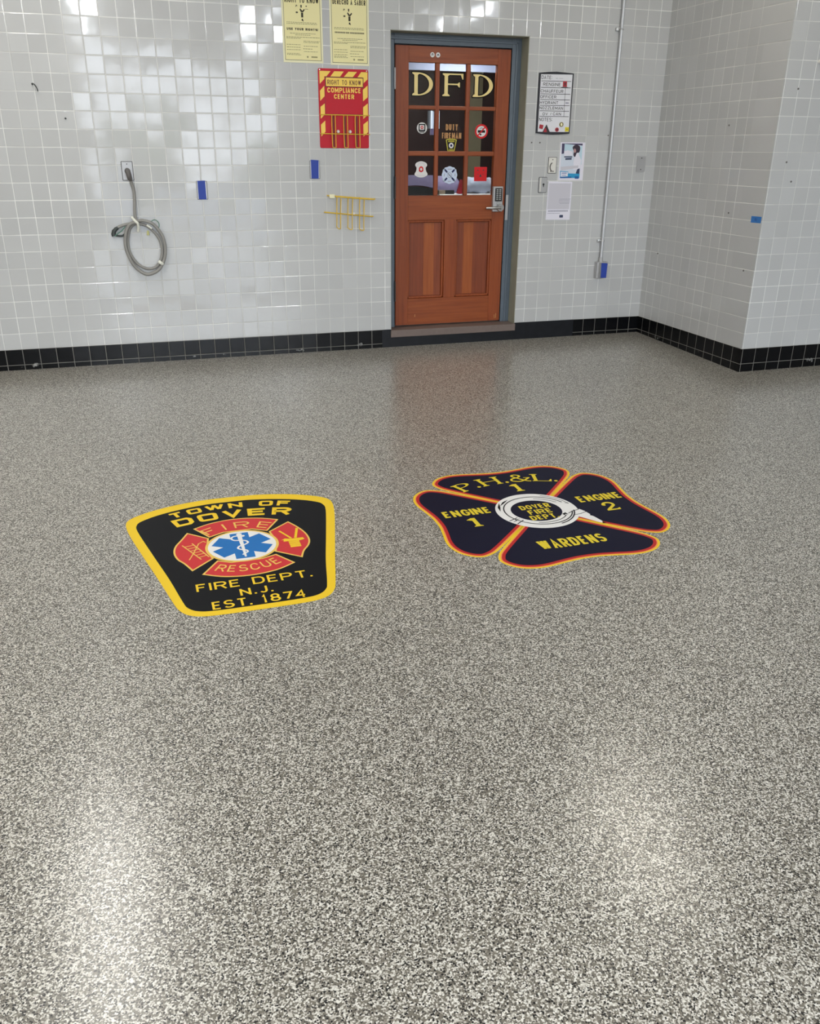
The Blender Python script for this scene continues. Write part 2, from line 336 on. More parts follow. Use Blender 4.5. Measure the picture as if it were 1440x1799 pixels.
class S:
    """collects flat printed shapes (z up) for ONE mesh object"""
    def __init__(s): s.v = []; s.f = []; s.z = []; s.k = 0; s.lock = False
    def poly(s, pts):
        a = sum(p[0] * q[1] - q[0] * p[1] for p, q in zip(pts, pts[1:] + pts[:1]))
        if a < 0: pts = pts[::-1]
        k = len(s.v); s.v += [tuple(p) for p in pts]; s.z += [(s.k % 16) * 1e-5] * len(pts); s.f.append(list(range(k, k + len(pts))))
        if not s.lock: s.k += 1      # overlapping strokes never share a plane
        return s
    def rect(s, x0, x1, y0, y1): return s.poly([(x0, y0), (x1, y0), (x1, y1), (x0, y1)])
    def band(s, A, Bp, closed=True):
        n = len(A); s.lock = True
        for i in range(n if closed else n - 1):
            j = (i + 1) % n; s.poly([A[i], A[j], Bp[j], Bp[i]])
        s.lock = False; s.k += 1; return s
    def stroke(s, pts, w, closed=False):
        q = [pts[0]]
        for p in pts[1:]:
            if math.hypot(p[0] - q[-1][0], p[1] - q[-1][1]) > 1e-5: q.append(p)
        if closed and math.hypot(q[0][0] - q[-1][0], q[0][1] - q[-1][1]) < 1e-5: q.pop()
        pts = q; n = len(pts); L = []; R = []
        for i in range(n):
            c = Vector(pts[i]); a = Vector(pts[i - 1]) if (closed or i > 0) else None; b = Vector(pts[(i + 1) % n]) if (closed or i < n - 1) else None
            e1 = (c - a).normalized() if a is not None else (b - c).normalized(); e2 = (b - c).normalized() if b is not None else e1
            n1 = Vector((-e1.y, e1.x)); n2 = Vector((-e2.y, e2.x)); t = n1 + n2
            t = n1 if t.length < 1e-4 else t.normalized(); k = max(0.5, t.dot(n1)); L.append(tuple(c + t * w / 2 / k)); R.append(tuple(c - t * w / 2 / k))
        s.lock = True
        for i in range(n if closed else n - 1):
            j = (i + 1) % n; s.poly([L[i], L[j], R[j], R[i]])
        s.lock = False; s.k += 1; return s
    def warp(s, fn, start=0):
        s.v = s.v[:start] + [fn(*p) for p in s.v[start:]]; return s
    def move(s, dx, dy, start=0, rot=0):
        c, n = math.cos(rot), math.sin(rot); return s.warp(lambda x, y: (x * c - y * n + dx, x * n + y * c + dy), start)
    def build(s, name, m, parent, z):
        me = bpy.data.meshes.new(name); me.from_pydata([(x, y, z + d) for (x, y), d in zip(s.v, s.z)], [], s.f); me.materials.append(m); me.update()
        o = bpy.data.objects.new(name, me); COL.objects.link(o); o.parent = parent; return o

# stroke lettering in a unit box
def _g():
    G = {}; T = 0.36; top = lambda: arc(.5, 1 - T, .5, T, 180, 0, 12); bot = lambda: arc(.5, T, .5, T, 0, -180, 12)
    G['A'] = [[(0, 0), (.5, 1), (1, 0)], [(.2, .32), (.8, .32)]]
    G['B'] = [[(0, .52), (.6, .52)] + arc(.6, .76, .34, .24, -90, 90, 8) + [(0, 1), (0, 0), (.62, 0)] + arc(.62, .26, .38, .26, -90, 90, 8)]
    G['C'] = [arc(.5, 1 - T, .5, T, 15, 180, 12) + arc(.5, T, .5, T, 180, 345, 12)]
    G['D'] = [[(0, 0), (0, 1), (.5, 1)] + arc(.5, .6, .5, .4, 90, 0, 8) + arc(.5, .4, .5, .4, 0, -90, 8) + [(0, 0)]]
    G['E'] = [[(1, 1), (0, 1), (0, 0), (1, 0)], [(0, .52), (.88, .52)]]
    G['F'] = [[(1, 1), (0, 1), (0, 0)], [(0, .52), (.85, .52)]]
    G['G'] = [arc(.5, 1 - T, .5, T, 15, 180, 12) + arc(.5, T, .5, T, 180, 360, 12) + [(1, .45), (.55, .45)]]
    G['H'] = [[(0, 0), (0, 1)], [(1, 0), (1, 1)], [(0, .52), (1, .52)]]
    G['I'] = [[(.5, 0), (.5, 1)]]
    G['J'] = [[(1, 1), (1, T)] + bot()[1:-2]]
    G['K'] = [[(0, 0), (0, 1)], [(1, 1), (.05, .42)], [(.3, .58), (1, 0)]]
    G['L'] = [[(0, 1), (0, 0), (1, 0)]]
    G['M'] = [[(0, 0), (0, 1)], [(1, 0), (1, 1)], [(.03, .96), (.5, .22), (.97, .96)]]
    G['N'] = [[(0, 0), (0, 1)], [(1, 0), (1, 1)], [(.02, .98), (.98, .02)]]
    G['O'] = [top() + bot() + [(0, 1 - T)]]
    G['P'] = [[(0, 0), (0, 1), (.62, 1)] + arc(.62, .73, .38, .27, 90, -90, 10) + [(0, .46)]]
    G['R'] = G['P'] + [[(.55, .46), (1, 0)]]
    G['S'] = [arc(.5, .75, .47, .25, 25, 255, 14) + arc(.5, .26, .5, .26, 75, -155, 14)]
    G['T'] = [[(0, 1), (1, 1)], [(.5, 1), (.5, 0)]]
    G['U'] = [[(0, 1), (0, T)] + arc(.5, T, .5, T, 180, 360, 12) + [(1, 1)]]
    G['V'] = [[(0, 1), (.5, 0), (1, 1)]]
    G['W'] = [[(0, 1), (.25, 0)], [(.25, 0), (.5, 1)], [(.5, 1), (.75, 0)], [(.75, 0), (1, 1)]]
    G['Y'] = [[(0, 1), (.5, .45), (1, 1)], [(.5, .45), (.5, 0)]]
    G['Z'] = [[(0, 1), (1, 1), (0, 0), (1, 0)]]
    G['1'] = [[(.2, .8), (.55, 1), (.55, 0)]]
    G['2'] = [arc(.5, .72, .47, .28, 170, -30, 12) + [(0, 0), (1, 0)]]
    G['4'] = [[(.75, 0), (.75, 1), (0, .28), (1, .28)]]
    G['7'] = [[(0, 1), (1, 1), (.35, 0)]]
    G['8'] = [circ(.5, .74, .42, 18, .26) + [(.92, .74)], circ(.5, .25, .5, 18, .25) + [(1, .25)]]
    G['.'] = [[(.5, 0), (.5, .02)]]; G['!'] = [[(.5, .3), (.5, 1)], [(.5, 0), (.5, .02)]]; G[':'] = [[(.5, 0.1), (.5, .14)], [(.5, .7), (.5, .74)]]; G['/'] = [[(0, 0), (1, 1)]]
    return G
GL = _g(); RW = {'I': .16, '.': .14, '!': .14, ':': .14, 'M': 1.25, 'W': 1.3, ' ': .55, 'J': .75, 'E': .85, 'F': .82, 'L': .8, '1': .6, '/': .5}
EXT = {'O': [rrect(0, 1, 0, 1, .16, 3) ], 'D': [[(0, 0), (0, 1), (.82, 1), (1, .8), (1, .2), (.82, 0)]]}
def text(s, body, x0, x1, y0, y1, w, gap=0.28, ext=False, slant=0.0):
    """lettering drawn as strokes of width w filling the box"""
    rel = [RW.get(c, 1.0) if not (ext and c in 'EF') else 1.0 for c in body]; tot = sum(rel) + gap * (len(body) - 1); W = x1 - x0; H = y1 - y0
    n = len(body); u = (W - n * w * 0.0) / tot; x = x0
    for c, r in zip(body, rel):
        if c != ' ':
            cw = r * u; narrow = c in 'I.!:'
            a0, a1 = (x + w / 2, x + cw - w / 2) if cw > w * 1.05 and not narrow else (x + cw / 2, x + cw / 2)
            if ext and c in EXT:
                for st in EXT[c]: s.stroke([(a0 + px * (a1 - a0), y0 + w / 2 + py * (H - w)) for px, py in st], w, True)
            else:
                for st in GL[c]:
                    pts = [(a0 + px * (a1 - a0), y0 + w / 2 + py * (H - w)) for px, py in st]
                    if narrow or c in '14' or (c in 'THAMNFVWYKPRBDUJLX'):   # run open stems out to the full height
                        pts = [(px, y0 if abs(py - y0 - w / 2) < 1e-6 and c not in 'DBULJVW' else (y1 if abs(py - y1 + w / 2) < 1e-6 and c in 'HIAUMNVWYKJL1!' else py)) for px, py in pts]
                    if c == '.' or (c in '!:' and st[0][1] != .3): pts = [(pts[0][0], pts[0][1] if c == ':' else y0), (pts[0][0], (pts[0][1] if c == ':' else y0) + w * 1.1)]
                    s.stroke(pts, w, len(pts) > 3 and math.hypot(pts[0][0] - pts[-1][0], pts[0][1] - pts[-1][1]) < 1e-6)
        x += (r + gap) * u
    if slant: s.warp(lambda a, b: (a + (b - y0) * slant, b))
    return s
def polar(R, up=True):
    if up: return lambda x, y: ((R + y) * math.sin(x / R), (R + y) * math.cos(x / R))
    return lambda x, y: ((R - y) * math.sin(x / R), -(R - y) * math.cos(x / R))
# roman capitals with serifs, in metres; g grows the letter for an outline behind it
def roman(s, c, x0, x1, y0, y1, st, g=0.0):
    W = x1 - x0; H = y1 - y0; t = st * 0.28
    R = lambda a, b, d, e: s.rect(a - g, b + g, d - g, e + g)
    def foot(xa, xb, y, up):      # serif with bracket
        h = t * (1 if up else -1); s.poly([(xa - g, y - (g if up else -g)), (xb + g, y - (g if up else -g)), (xb + g, y + h), ((xa + xb) / 2 + st / 2 + g, y + 2.2 * h), ((xa + xb) / 2 - st / 2 - g, y + 2.2 * h), (xa - g, y + h)])
    if c in 'DPFLH1':
        sx = x0 + st * 0.62 if c != '1' else (x0 + x1) / 2 - st / 2
        R(sx, sx + st, y0, y1)
        sw = st * 0.55
        if c != '1': foot(sx - sw, sx + st + sw, y1, False)
        if c in 'DL': foot(sx - sw, sx + st + sw * .3, y0, True)
        else: foot(sx - sw, sx + st + sw, y0, True)
    if c == 'D':
        cx = sx + st; o = arc(cx, (y0 + y1) / 2, x1 - cx + g, H / 2 + g, 90, -90, 24); i = arc(cx, (y0 + y1) / 2, x1 - cx - st * 1.1 - g, H / 2 - t * 1.1 - g, 90, -90, 24); s.band(o, i, False)
    if c == 'P':
        cx = sx + st + W * .12; hh = H * .52; cy = y1 - hh / 2; o = arc(cx, cy, x1 - cx + g, hh / 2 + g, 90, -90, 20); i = arc(cx, cy, x1 - cx - st - g, hh / 2 - t * 1.2 - g, 90, -90, 20)
        o = [(sx + st, y1 + g)] + o + [(sx + st, y1 - hh - g)]; i = [(sx + st, y1 - t * 1.2 - g)] + i + [(sx + st, y1 - hh + t * 1.2 + g)]; s.band(o, i, False)
    if c == 'F':
        R(sx + st, x1, y1 - t * 1.2, y1); s.poly([(x1 + g, y1 + g), (x1 + g, y1 - H * .25 - g), (x1 - st * .28 - g, y1 - H * .25 - g), (x1 - st * .75 - g, y1 - t)])
        ym = y0 + H * .5; R(sx + st, x0 + W * .8, ym, ym + t * 1.2); s.poly([(x0 + W * .84 + g, ym + H * .12 + g), (x0 + W * .84 + g, ym - H * .1 - g), (x0 + W * .84 - st * .28 - g, ym - H * .1 - g), (x0 + W * .70, ym + t * .6), (x0 + W * .84 - st * .28 - g, ym + H * .12 + g)])
    if c == 'L':
        R(sx + st, x1, y0, y0 + t * 1.2); s.poly([(x1 + g, y0 - g), (x1 + g, y0 + H * .3), (x1 - st * .3, y0 + H * .3), (x1 - st * .9, y0 + t)])
    if c == 'H':
        s2 = x1 - st * 1.62; R(s2, s2 + st, y0, y1); foot(s2 - st * .55, s2 + st * 1.55, y1, False); foot(s2 - st * .55, s2 + st * 1.55, y0, True); R(sx, s2 + st, y0 + H * .48, y0 + H * .48 + t * 1.2)
    if c == '1': s.poly([(sx, y1), (sx - st * 1.0, y1 - H * .2), (sx - st * 1.0, y1 - H * .12 - t), (sx, y1 - H * .3)]) ; s.poly([(sx + st, y1), (sx, y1), (sx - st * 1.1, y1 - H * .16), (sx - st * 1.1, y1 - H * .22), (sx, y1 - H * .17)])
    if c == '2':
        k = len(s.v); s.stroke(arc((x0 + x1) / 2, y1 - H * .29, W * .36, H * .25, 170, 0, 12) + [((x0 + x1) / 2 + W * .33, y1 - H * .42), (x0 + W * .1, y0 + t * 1.6)], st * .72)
        s.rect(x0, x1, y0, y0 + st * .62); s.poly([(x1, y0), (x1 + st * .2, y0 + H * .24), (x1 - st * .25, y0 + H * .2), (x1 - st * .7, y0 + st * .5)]); s.poly(circ(x0 + W * .16, y1 - H * .27, st * .5, 14))
    if c == '&':
        p = sp2([(x1 - W * .02, y0 + H * .52), (x0 + W * .72, y0 + H * .2), (x0 + W * .42, y0 + H * .04), (x0 + W * .1, y0 + H * .17), (x0 + W * .14, y0 + H * .42), (x0 + W * .5, y0 + H * .62), (x0 + W * .58, y0 + H * .84), (x0 + W * .4, y0 + H * .97), (x0 + W * .24, y0 + H * .82), (x0 + W * .42, y0 + H * .5), (x0 + W * .75, y0 + H * .12), (x1, y0 + H * .03)], 8, False); s.stroke(p, st * .62)
        s.rect(x0 + W * .72, x1 + W * .02, y0 + H * .5, y0 + H * .5 + t * 1.2)
    if c == '.': s.poly(circ((x0 + x1) / 2, y0 + st * .5, st * .55, 14))
    return s

# ------------------------------------------------------------------ the setting
FZ = lambda x, y: -0.0027 + 0.0017 * x + 0.0226 * y          # floor falls gently towards the bay
XC, YC = 4.9706, -1.3717                                     # inner corner x, outer corner y
XL, XR, YF, ZT = -6.0, 12.0, -13.0, 4.0
def quadmesh(name, faces, m):
    me = bpy.data.meshes.new(name); v = []; f = []
    for q in faces: f.append(list(range(len(v), len(v) + len(q)))); v += q
    me.from_pydata(v, [], f); me.materials.append(m); me.update(); o = bpy.data.objects.new(name, me); COL.objects.link(o); return struct(o)
FF = lambda x, y, d=0: (x, y, FZ(x, y) + d)
b = B()
def slab(name, x0, x1, y0, y1, t, m):
    bb = B(); vs = [bb.bm.verts.new(FF(x, y, d)) for d in (-t, 0) for x, y in ((x0, y0), (x1, y0), (x1, y1), (x0, y1))]
    for q in ((0, 3, 2, 1), (4, 5, 6, 7), (0, 1, 5, 4), (1, 2, 6, 5), (2, 3, 7, 6), (3, 0, 4, 7)): bb.bm.faces.new([vs[i] for i in q])
    return struct(bb.build(name, m))
slab('floor', XL, XR, YF - 0.3, 0.3, 0.2, m_floor)
# back wall with the door opening
OX0, OX1, OZ1, SZ = 2.772, 3.821, 2.192, 0.077
w = B(); TH = 0.3
w.box(XL, OX0, 0, TH, -0.2, ZT); w.box(OX1, XC + 0.3, 0, TH, -0.2, ZT); w.box(OX0, OX1, 0, TH, OZ1, ZT); w.box(OX0, OX1, 0, TH, -0.2, SZ)
struct(w.build('wall_back', m_back))
struct(B().box(XC, XC + 0.25, YC + 0.25, 0, -0.2, ZT).build('wall_side', m_side))
struct(B().box(XC, XR, YC, YC + 0.25, -0.2, ZT).build('wall_right', m_third))
struct(B().box(XL - 0.2, XL, YF, 0.3, -0.5, ZT).build('wall_left', C('white paint')))
struct(B().box(XR, XR + 0.2, YF, YC + 0.25, -0.5, ZT).build('wall_far_right', C('hall wall')))
w = B(); w.box(XL, 0.4, YF - 0.3, YF, -0.5, ZT); w.box(4.0, XR, YF - 0.3, YF, -0.5, ZT); w.box(0.4, 4.0, YF - 0.3, YF, 3.25, ZT)
struct(w.build('wall_front', C('hall wall')))
struct(B().box(XL - 0.2, XR + 0.2, YF - 0.3, 0.3, ZT, ZT + 0.15).build('ceiling', C('white paint')))
struct(B().box(-30, 34, -45, YF - 0.3, -0.7, -0.32).build('floor_apron', C('asphalt')))
w = B()
for k in range(5): x = 0.4 + 3.6 * k / 4; w.box(max(0.4, x - .05), min(4.0, x + .05), YF - .18, YF - .12, -.3, 3.25)
for z in (-.26, .45, 1.15, 1.85, 2.55, 3.2): w.box(0.4, 4.0, YF - .18, YF - .12, z - .05, z + .05)
struct(w.build('reflection_bars', C('white paint')))  # unseen glazing bars added to split the bay's reflection into patches
# unseen trees added outside to break up the bay's reflection in the tiles
rnd = random.Random(11); w = B()
for k in range(7):
    x = -9 + 3.9 * k + rnd.uniform(-.8, .8); h = rnd.uniform(.6, 2.0); w.cyl((x, -31, -.4), (x, -31, h * .5), .2, .12, 8)
    for j in range(9): bmesh.ops.create_icosphere(w.bm, subdivisions=2, radius=rnd.uniform(.5, 1.2), matrix=Matrix.Translation((x + rnd.uniform(-1.1, 1.1), -31 + rnd.uniform(-1, 1), h * .55 + rnd.uniform(-.2, .45) * h)))
o = w.build('reflection_trees', C('leaves')); o['kind'] = 'stuff'; tag(o, 'belt of green trees added to break up the bay reflection', 'trees')
# black tile base, flush with the wall face but for a millimetre or two
KT = 0.004
def base(name, x0, x1, y0, y1, m): return struct(B().box(x0, x1, y0, y1, -0.12, 0.14).build(name, m))
base('baseboard_back_left', XL, 2.70, -KT, 0.05, k_back)
base('baseboard_back_right', 4.354, XC, -KT, 0.05, k_back)
base('baseboard_door_right', OX1, 4.354, -KT, 0.05, C('black paint'))
base('baseboard_door_left', 2.70, OX0, -KT, 0.05, C('black paint'))
base('baseboard_side', XC - KT, XC + 0.05, YC, -KT, k_side)
base('baseboard_right', XC - KT, XR, YC - KT, YC + 0.05, k_third)
struct(B().box(OX0, OX1, -KT * .8, 0.05, -0.12, SZ).build('baseboard_door', C('black paint')))
# door reveal, frame and sill
RY = 0.12
w = B(); w.box(OX1 - 0.004, OX1 + 0.002, 0.003, RY + 0.05, 0.13, OZ1); w.box(OX0 - 0.002, OX0 + 0.004, 0.003, RY + 0.05, 0.13, OZ1); w.box(OX0, OX1, 0.003, RY + 0.05, OZ1 - 0.004, OZ1 + 0.002)
struct(w.build('trim_1', C('reveal plaster')))
LX0, LX1, LZ0, LZ1 = 2.845, 3.735, 0.143, 2.114
w = B()
w.box(OX0 + 0.004, LX0 - 0.008, RY, RY + 0.12, 0.132, OZ1 - 0.004, 0.003); w.box(LX1 + 0.008, OX1 - 0.004, RY, RY + 0.12, 0.132, OZ1 - 0.004, 0.003); w.box(LX0 - 0.008, LX1 + 0.008, RY, RY + 0.12, LZ1 + 0.008, OZ1 - 0.004, 0.003)
# raised staff bead and stop
w.box(LX1 + 0.036, LX1 + 0.050, RY - 0.008, RY + 0.02, 0.132, OZ1 - 0.03, 0.003); w.box(OX0 + 0.02, LX1 + 0.05, RY - 0.008, RY + 0.02, LZ1 + 0.034, LZ1 + 0.05, 0.003)
w.box(OX0 + 0.02, OX0 + 0.034, RY - 0.008, RY + 0.02, 0.132, OZ1 - 0.03, 0.003)
w.box(LX0 - 0.01, LX0 + 0.012, RY + 0.055, RY + 0.1, 0.132, LZ1 + 0.01); w.box(LX1 - 0.012, LX1 + 0.01, RY + 0.055, RY + 0.1, 0.132, LZ1 + 0.01); w.box(LX0, LX1, RY + 0.055, RY + 0.1, LZ1 - 0.01, LZ1 + 0.012)
fr = struct(w.build('trim_2', C('frame paint')))
st = B().box(LX1 + 0.009, LX1 + 0.031, RY - 0.004, RY + 0.006, 0.926, 1.112, 0.001).build('strike_plate', C('brushed plate'), fr)
w = B(); w.box(OX0 - 0.003, OX1 + 0.003, -0.012, RY + 0.2, SZ, 0.132, 0.004); struct(w.build('trim_3', C('sill stone')))

# ------------------------------------------------------------------ the door
DY = RY + 0.002
door = bpy.data.objects.new('door_1', None); COL.objects.link(door); door.location = (LX0, DY, LZ0); door.rotation_euler = WALLROT; struct(door)
DW, DH, DT = 0.890, 1.971, 0.044
# uprights and rails (local z is towards the room; face at z = 0)
PX = ((0.100, 0.306), (0.338, 0.546), (0.578, 0.788)); PZ = ((0.968, 1.247), (1.281, 1.561), (1.588, 1.867)); LPX = ((0.097, 0.397), (0.492, 0.791)); LPZ = (0.203, 0.792)
B().box(0, PX[0][0], 0, DH, -DT, 0, .002).build('stile', m_wv, door); B().box(PX[2][1], DW, 0, DH, -DT, 0, .002).build('stile', m_wv, door)
B().box(PX[0][0], PX[2][1], PZ[2][1], DH, -DT, -.0006, .0015).build('top_rail', m_wh, door)
B().box(PX[0][0], PX[2][1], LPZ[1], PZ[0][0], -DT, -.0006, .0015).build('lock_rail', m_wh, door)
B().box(PX[0][0], PX[2][1], 0, LPZ[0], -DT, -.0006, .0015).build('bottom_rail', m_wh, door)
B().box(LPX[0][1], LPX[1][0], LPZ[0], LPZ[1], -DT, -.0006, .0015).build('mullion', m_wv, door)
for a, c in ((PX[0][1], PX[1][0]), (PX[1][1], PX[2][0])): B().box(a, c, PZ[0][0], PZ[2][1], -.034, -.002, .006).build('glazing_bar', m_wv, door)
for a, c in ((PZ[0][1], PZ[1][0]), (PZ[1][1], PZ[2][0])): B().box(PX[0][0], PX[2][1], a, c, -.034, -.0025, .006).build('glazing_bar', m_wh, door)
for a, c in PX:
    for d, e in PZ: B().box(a - .004, c + .004, d - .004, e + .004, -.024, -.019).build('pane', m_glass, door)
for i, (a, c) in enumerate(LPX):
    pn = B().box(a - .004, c + .004, LPZ[0] - .004, LPZ[1] + .004, -.034, -.026).build('panel', m_wd, door)
    mo = B()   # ovolo moulding round the panel
    for (x0, x1, y0, y1) in ((a, c, LPZ[1] - .018, LPZ[1]), (a, c, LPZ[0], LPZ[0] + .018), (a, a + .018, LPZ[0], LPZ[1]), (c - .018, c, LPZ[0], LPZ[1])): mo.box(x0, x1, y0, y1, -.026, -.007, .006)
    mo.build('panel_moulding', m_wv, pn)
    s0, s1 = ((0.235, 0.320), (0.567, 0.647))[i]
    B().box(s0, s1, LPZ[0] + .022, LPZ[1] - .022, -.0262, -.0245).build('stave', m_wl, pn)
    B().box(s1, c - .02, LPZ[0] + .022, LPZ[1] - .022, -.0262, -.0247).build('stave', (m_wm, m_wd)[i], pn)
for i, (a, c) in enumerate(((0.196, 0.335), (0.955, 1.097), (1.697, 1.820))):
    h = B().cyl((-.006, a, .004), (-.006, c, .004), .0075); h.ball((-.006, c + .003, .004), .007); h.ball((-.006, a - .003, .004), .007)
    h = h.build('hinge', C('brushed plate') if i == 2 else C('dark metal'), door, True)
    if i == 2: h['label'] = 'pale steel hinge'
sm = S(); sm.poly([(.845, .018), (.849, .017), (.847, .05), (.843, .045)]).poly([(.856, .02), (.861, .02), (.862, .055), (.857, .06)]).poly([(.158, .062), (.163, .06), (.164, .08), (.160, .082)]).build('chipped_varnish', C('copper gilt'), door, .0006)
# keypad lever lock
lk = B().box(0.783, 0.863, 0.848, 1.032, 0, .03, .004).build('lock_body', C('brushed plate'), door)
lk['label'] = 'steel keypad lock with lever handle'
B().box(0.797, 0.855, 0.924, 1.020, .03, .0325, .001).build('keypad', C('black plastic'), lk)
for r in range(6):
    for c_ in range(2): B().box(.806 + c_ * .023, .822 + c_ * .023, .934 + r * .0138, .943 + r * .0138, .0325, .0352, .001).build('key', C('satin steel'), lk)
lv = B(); lv.cyl((.838, .879, .03), (.838, .879, .058), .029, .026, 28); lv.tube([(.838, .879, .052), (.815, .878, .056), (.775, .877, .058), (.715, .876, .056)], lambda t: .013 - .004 * t, 12); lv.build('lever', C('satin steel'), lk, True)
B().cyl((.822, .912, .03), (.822, .912, .036), .011).build('lock_cylinder', C('satin steel'), lk, True)
# gilt letters on the three top panes
GZ = -.0186
for ch, x0, x1 in (('D', .131, .291), ('F', .363, .526), ('D', .601, .762)):
    o = roman(S(), ch, x0, x1, 1.653, 1.803, .0270, g=.008).build('letter_outline', C('gilt edge'), door, GZ)
    roman(S(), ch, x0, x1, 1.653, 1.803, .0270).build('gilt_letter', C('gilt'), door, GZ + .0006)
text(S(), 'DUTY', .397, .493, 1.424, 1.466, .008, .3).build('glass_lettering', C('copper gilt'), door, GZ + .0004)
text(S(), 'FIREMAN', .368, .522, 1.368, 1.408, .008, .3).build('glass_lettering', C('copper gilt'), door, GZ + .0004)

# ------------------------------------------------------------------ stickers on the door
def on_door(name, label, cat, x, z, y=GZ, group=None): return root(name, label, cat, (LX0 + x, DY - y, LZ0 + z), WALLROT, group)
r = on_door('round_sticker', 'round white sticker with dark square emblem on middle row door pane', 'sticker', .210, 1.437)
S().poly(circ(0, 0, .040, 40, .038)).build('backing', C('sticker white'), r, .0006); S().band(rrect(-.026, .026, -.022, .028, .004), rrect(-.018, .018, -.012, .02, .003)).rect(-.02, .02, -.030, -.024).build('emblem_frame', C('sticker black'), r, .0012); S().band(circ(0, .004, .011, 20), circ(0, .004, .005, 20)).build('emblem_core', C('sticker red'), r, .0012)
r = on_door('patch_sticker', 'small yellow shield sticker below gilt lettering on centre pane of door', 'sticker', .443, 1.322)
kst = [(-.044, .038), (-.02, .045), (.02, .045), (.044, .038), (.026, -.044), (-.028, -.044)]
S().poly(kst).build('backing', C('sticker yellow'), r, .0006); S().poly(inset(kst, .007)).build('field', C('sticker black'), r, .0010); S().poly(circ(0, -.002, .019, 24)).build('seal', C('sticker white'), r, .0014); S().poly(circ(0, -.002, .009, 16)).build('seal_centre', C('sticker navy'), r, .0018); S().rect(-.026, .026, .022, .027).rect(-.024, .024, .030, .034).rect(-.018, .018, -.030, -.026).rect(-.016, .016, -.037, -.034).build('lettering', C('sticker yellow'), r, .0014)
r = on_door('no_smoking_sticker', 'round red ringed no smoking sticker on door pane', 'sticker', .683, 1.420)
S().poly(circ(0, 0, .053, 48, .050)).build('ring', C('sticker red'), r, .0006); S().poly(circ(0, 0, .039, 40, .037)).build('disc', C('sticker white'), r, .0010); S().rect(-.030, .030, -.009, .008).poly(circ(-.006, -.022, .007, 14, .006)).build('cigarette', C('sticker black'), r, .0014); S().stroke([(-.026, -.027), (.026, .027)], .009).build('slash', C('sticker red'), r, .0018); S().stroke([(-.014, .018), (0, .025), (.012, .018)], .006).build('smoke', C('print grey'), r, .0014)
r = on_door('crest_sticker', 'white crest sticker with red centre and ribbon foot on lower door pane', 'sticker', .207, 1.152)
cr = sp2([(0, .058), (.036, .048), (.047, .03), (.036, .012), (.040, -.012), (.052, -.034), (.03, -.05), (0, -.055), (-.03, -.05), (-.052, -.034), (-.040, -.012), (-.036, .012), (-.047, .03), (-.036, .048)], 5)
S().poly(cr).build('backing', C('sticker white'), r, .0006); S().band(circ(0, .002, .018, 24, .021), circ(0, .002, .008, 24, .010)).rect(-.018, -.010, -.012, -.004).rect(.010, .018, -.012, -.004).build('red_seal', C('sticker red'), r, .0011)
s = S()
for k in range(9): a = math.radians(20 + k * 17.5); s.poly(circ(.036 * math.cos(a), .006 + .040 * math.sin(a), .0035, 8))
for k in range(7): s.rect(-.032 + k * .010, -.027 + k * .010, -.043, -.037)
s.build('rim_marks', C('sticker mauve'), r, .0011)
r = on_door('cross_sticker', 'pale blue fire cross sticker with dark slots on lower middle door pane', 'sticker', .435, 1.113)
cx_ = []
for k in range(4):
    a = k * PI / 2; c_, n_ = math.cos(a), math.sin(a); cx_ += [(x * c_ - y * n_, x * n_ + y * c_) for x, y in sp2([(.046, .036), (.040, .052), (.022, .056), (0, .063), (-.022, .056), (-.040, .052), (-.046, .036)], 4, False) + [(-.036, .036)]]
S().poly(cx_).build('backing', C('sticker pale blue'), r, .0006)
s = S()
for k in range(4):
    a = PI / 4 + k * PI / 2; s.stroke([(.028 * math.cos(a), .028 * math.sin(a)), (.053 * math.cos(a), .053 * math.sin(a))], .013)
s.build('slots', C('sticker navy'), r, .0011)
S().band(circ(0, 0, .018, 30), circ(0, 0, .015, 30)).rect(-.008, .008, -.002, .003).rect(-.016, .016, .040, .044).rect(-.014, .014, -.046, -.042).stroke([(.044, -.008), (.044, .01)], .005).stroke([(-.044, -.01), (-.040, .012)], .005).build('fine_print', C('print grey'), r, .0015)
r = on_door('square_sticker', 'bright red square notice with dark triangles on lower door pane', 'sticker', .688, 1.120)
S().rect(-.052, .052, -.051, .051).build('backing', C('sticker red'), r, .0006); S().poly([(-.030, .024), (-.016, .024), (-.023, .036)]).poly([(.016, .024), (.030, .024), (.023, .036)]).poly([(-.010, -.020), (.010, -.020), (0, .004)]).poly([(-.026, -.004), (-.016, -.004), (-.020, .006)]).poly([(.016, -.004), (.026, -.004), (.020, .006)]).build('triangles', C('magnet dark'), r, .0011)
for i, (x, lb) in enumerate(((.277, 'round white button sticker on door top rail, one beside the hinge side'), (.320, 'round white button sticker on door top rail, one nearer the lock side'))):
    r = on_door('button_sticker', lb, 'sticker', x, 1.917, 0)
    S().poly(circ(0, 0, .0165, 28)).build('backing', C('sticker white'), r, .0006); s = S()
    (s.stroke([(-.006, -.006), (-.004, .007), (.005, .006), (.005, -.005)], .004) if i == 0 else s.stroke([(-.008, -.004), (0, .005), (.007, -.004)], .005)); s.build('mark', C('sticker black'), r, .0011)

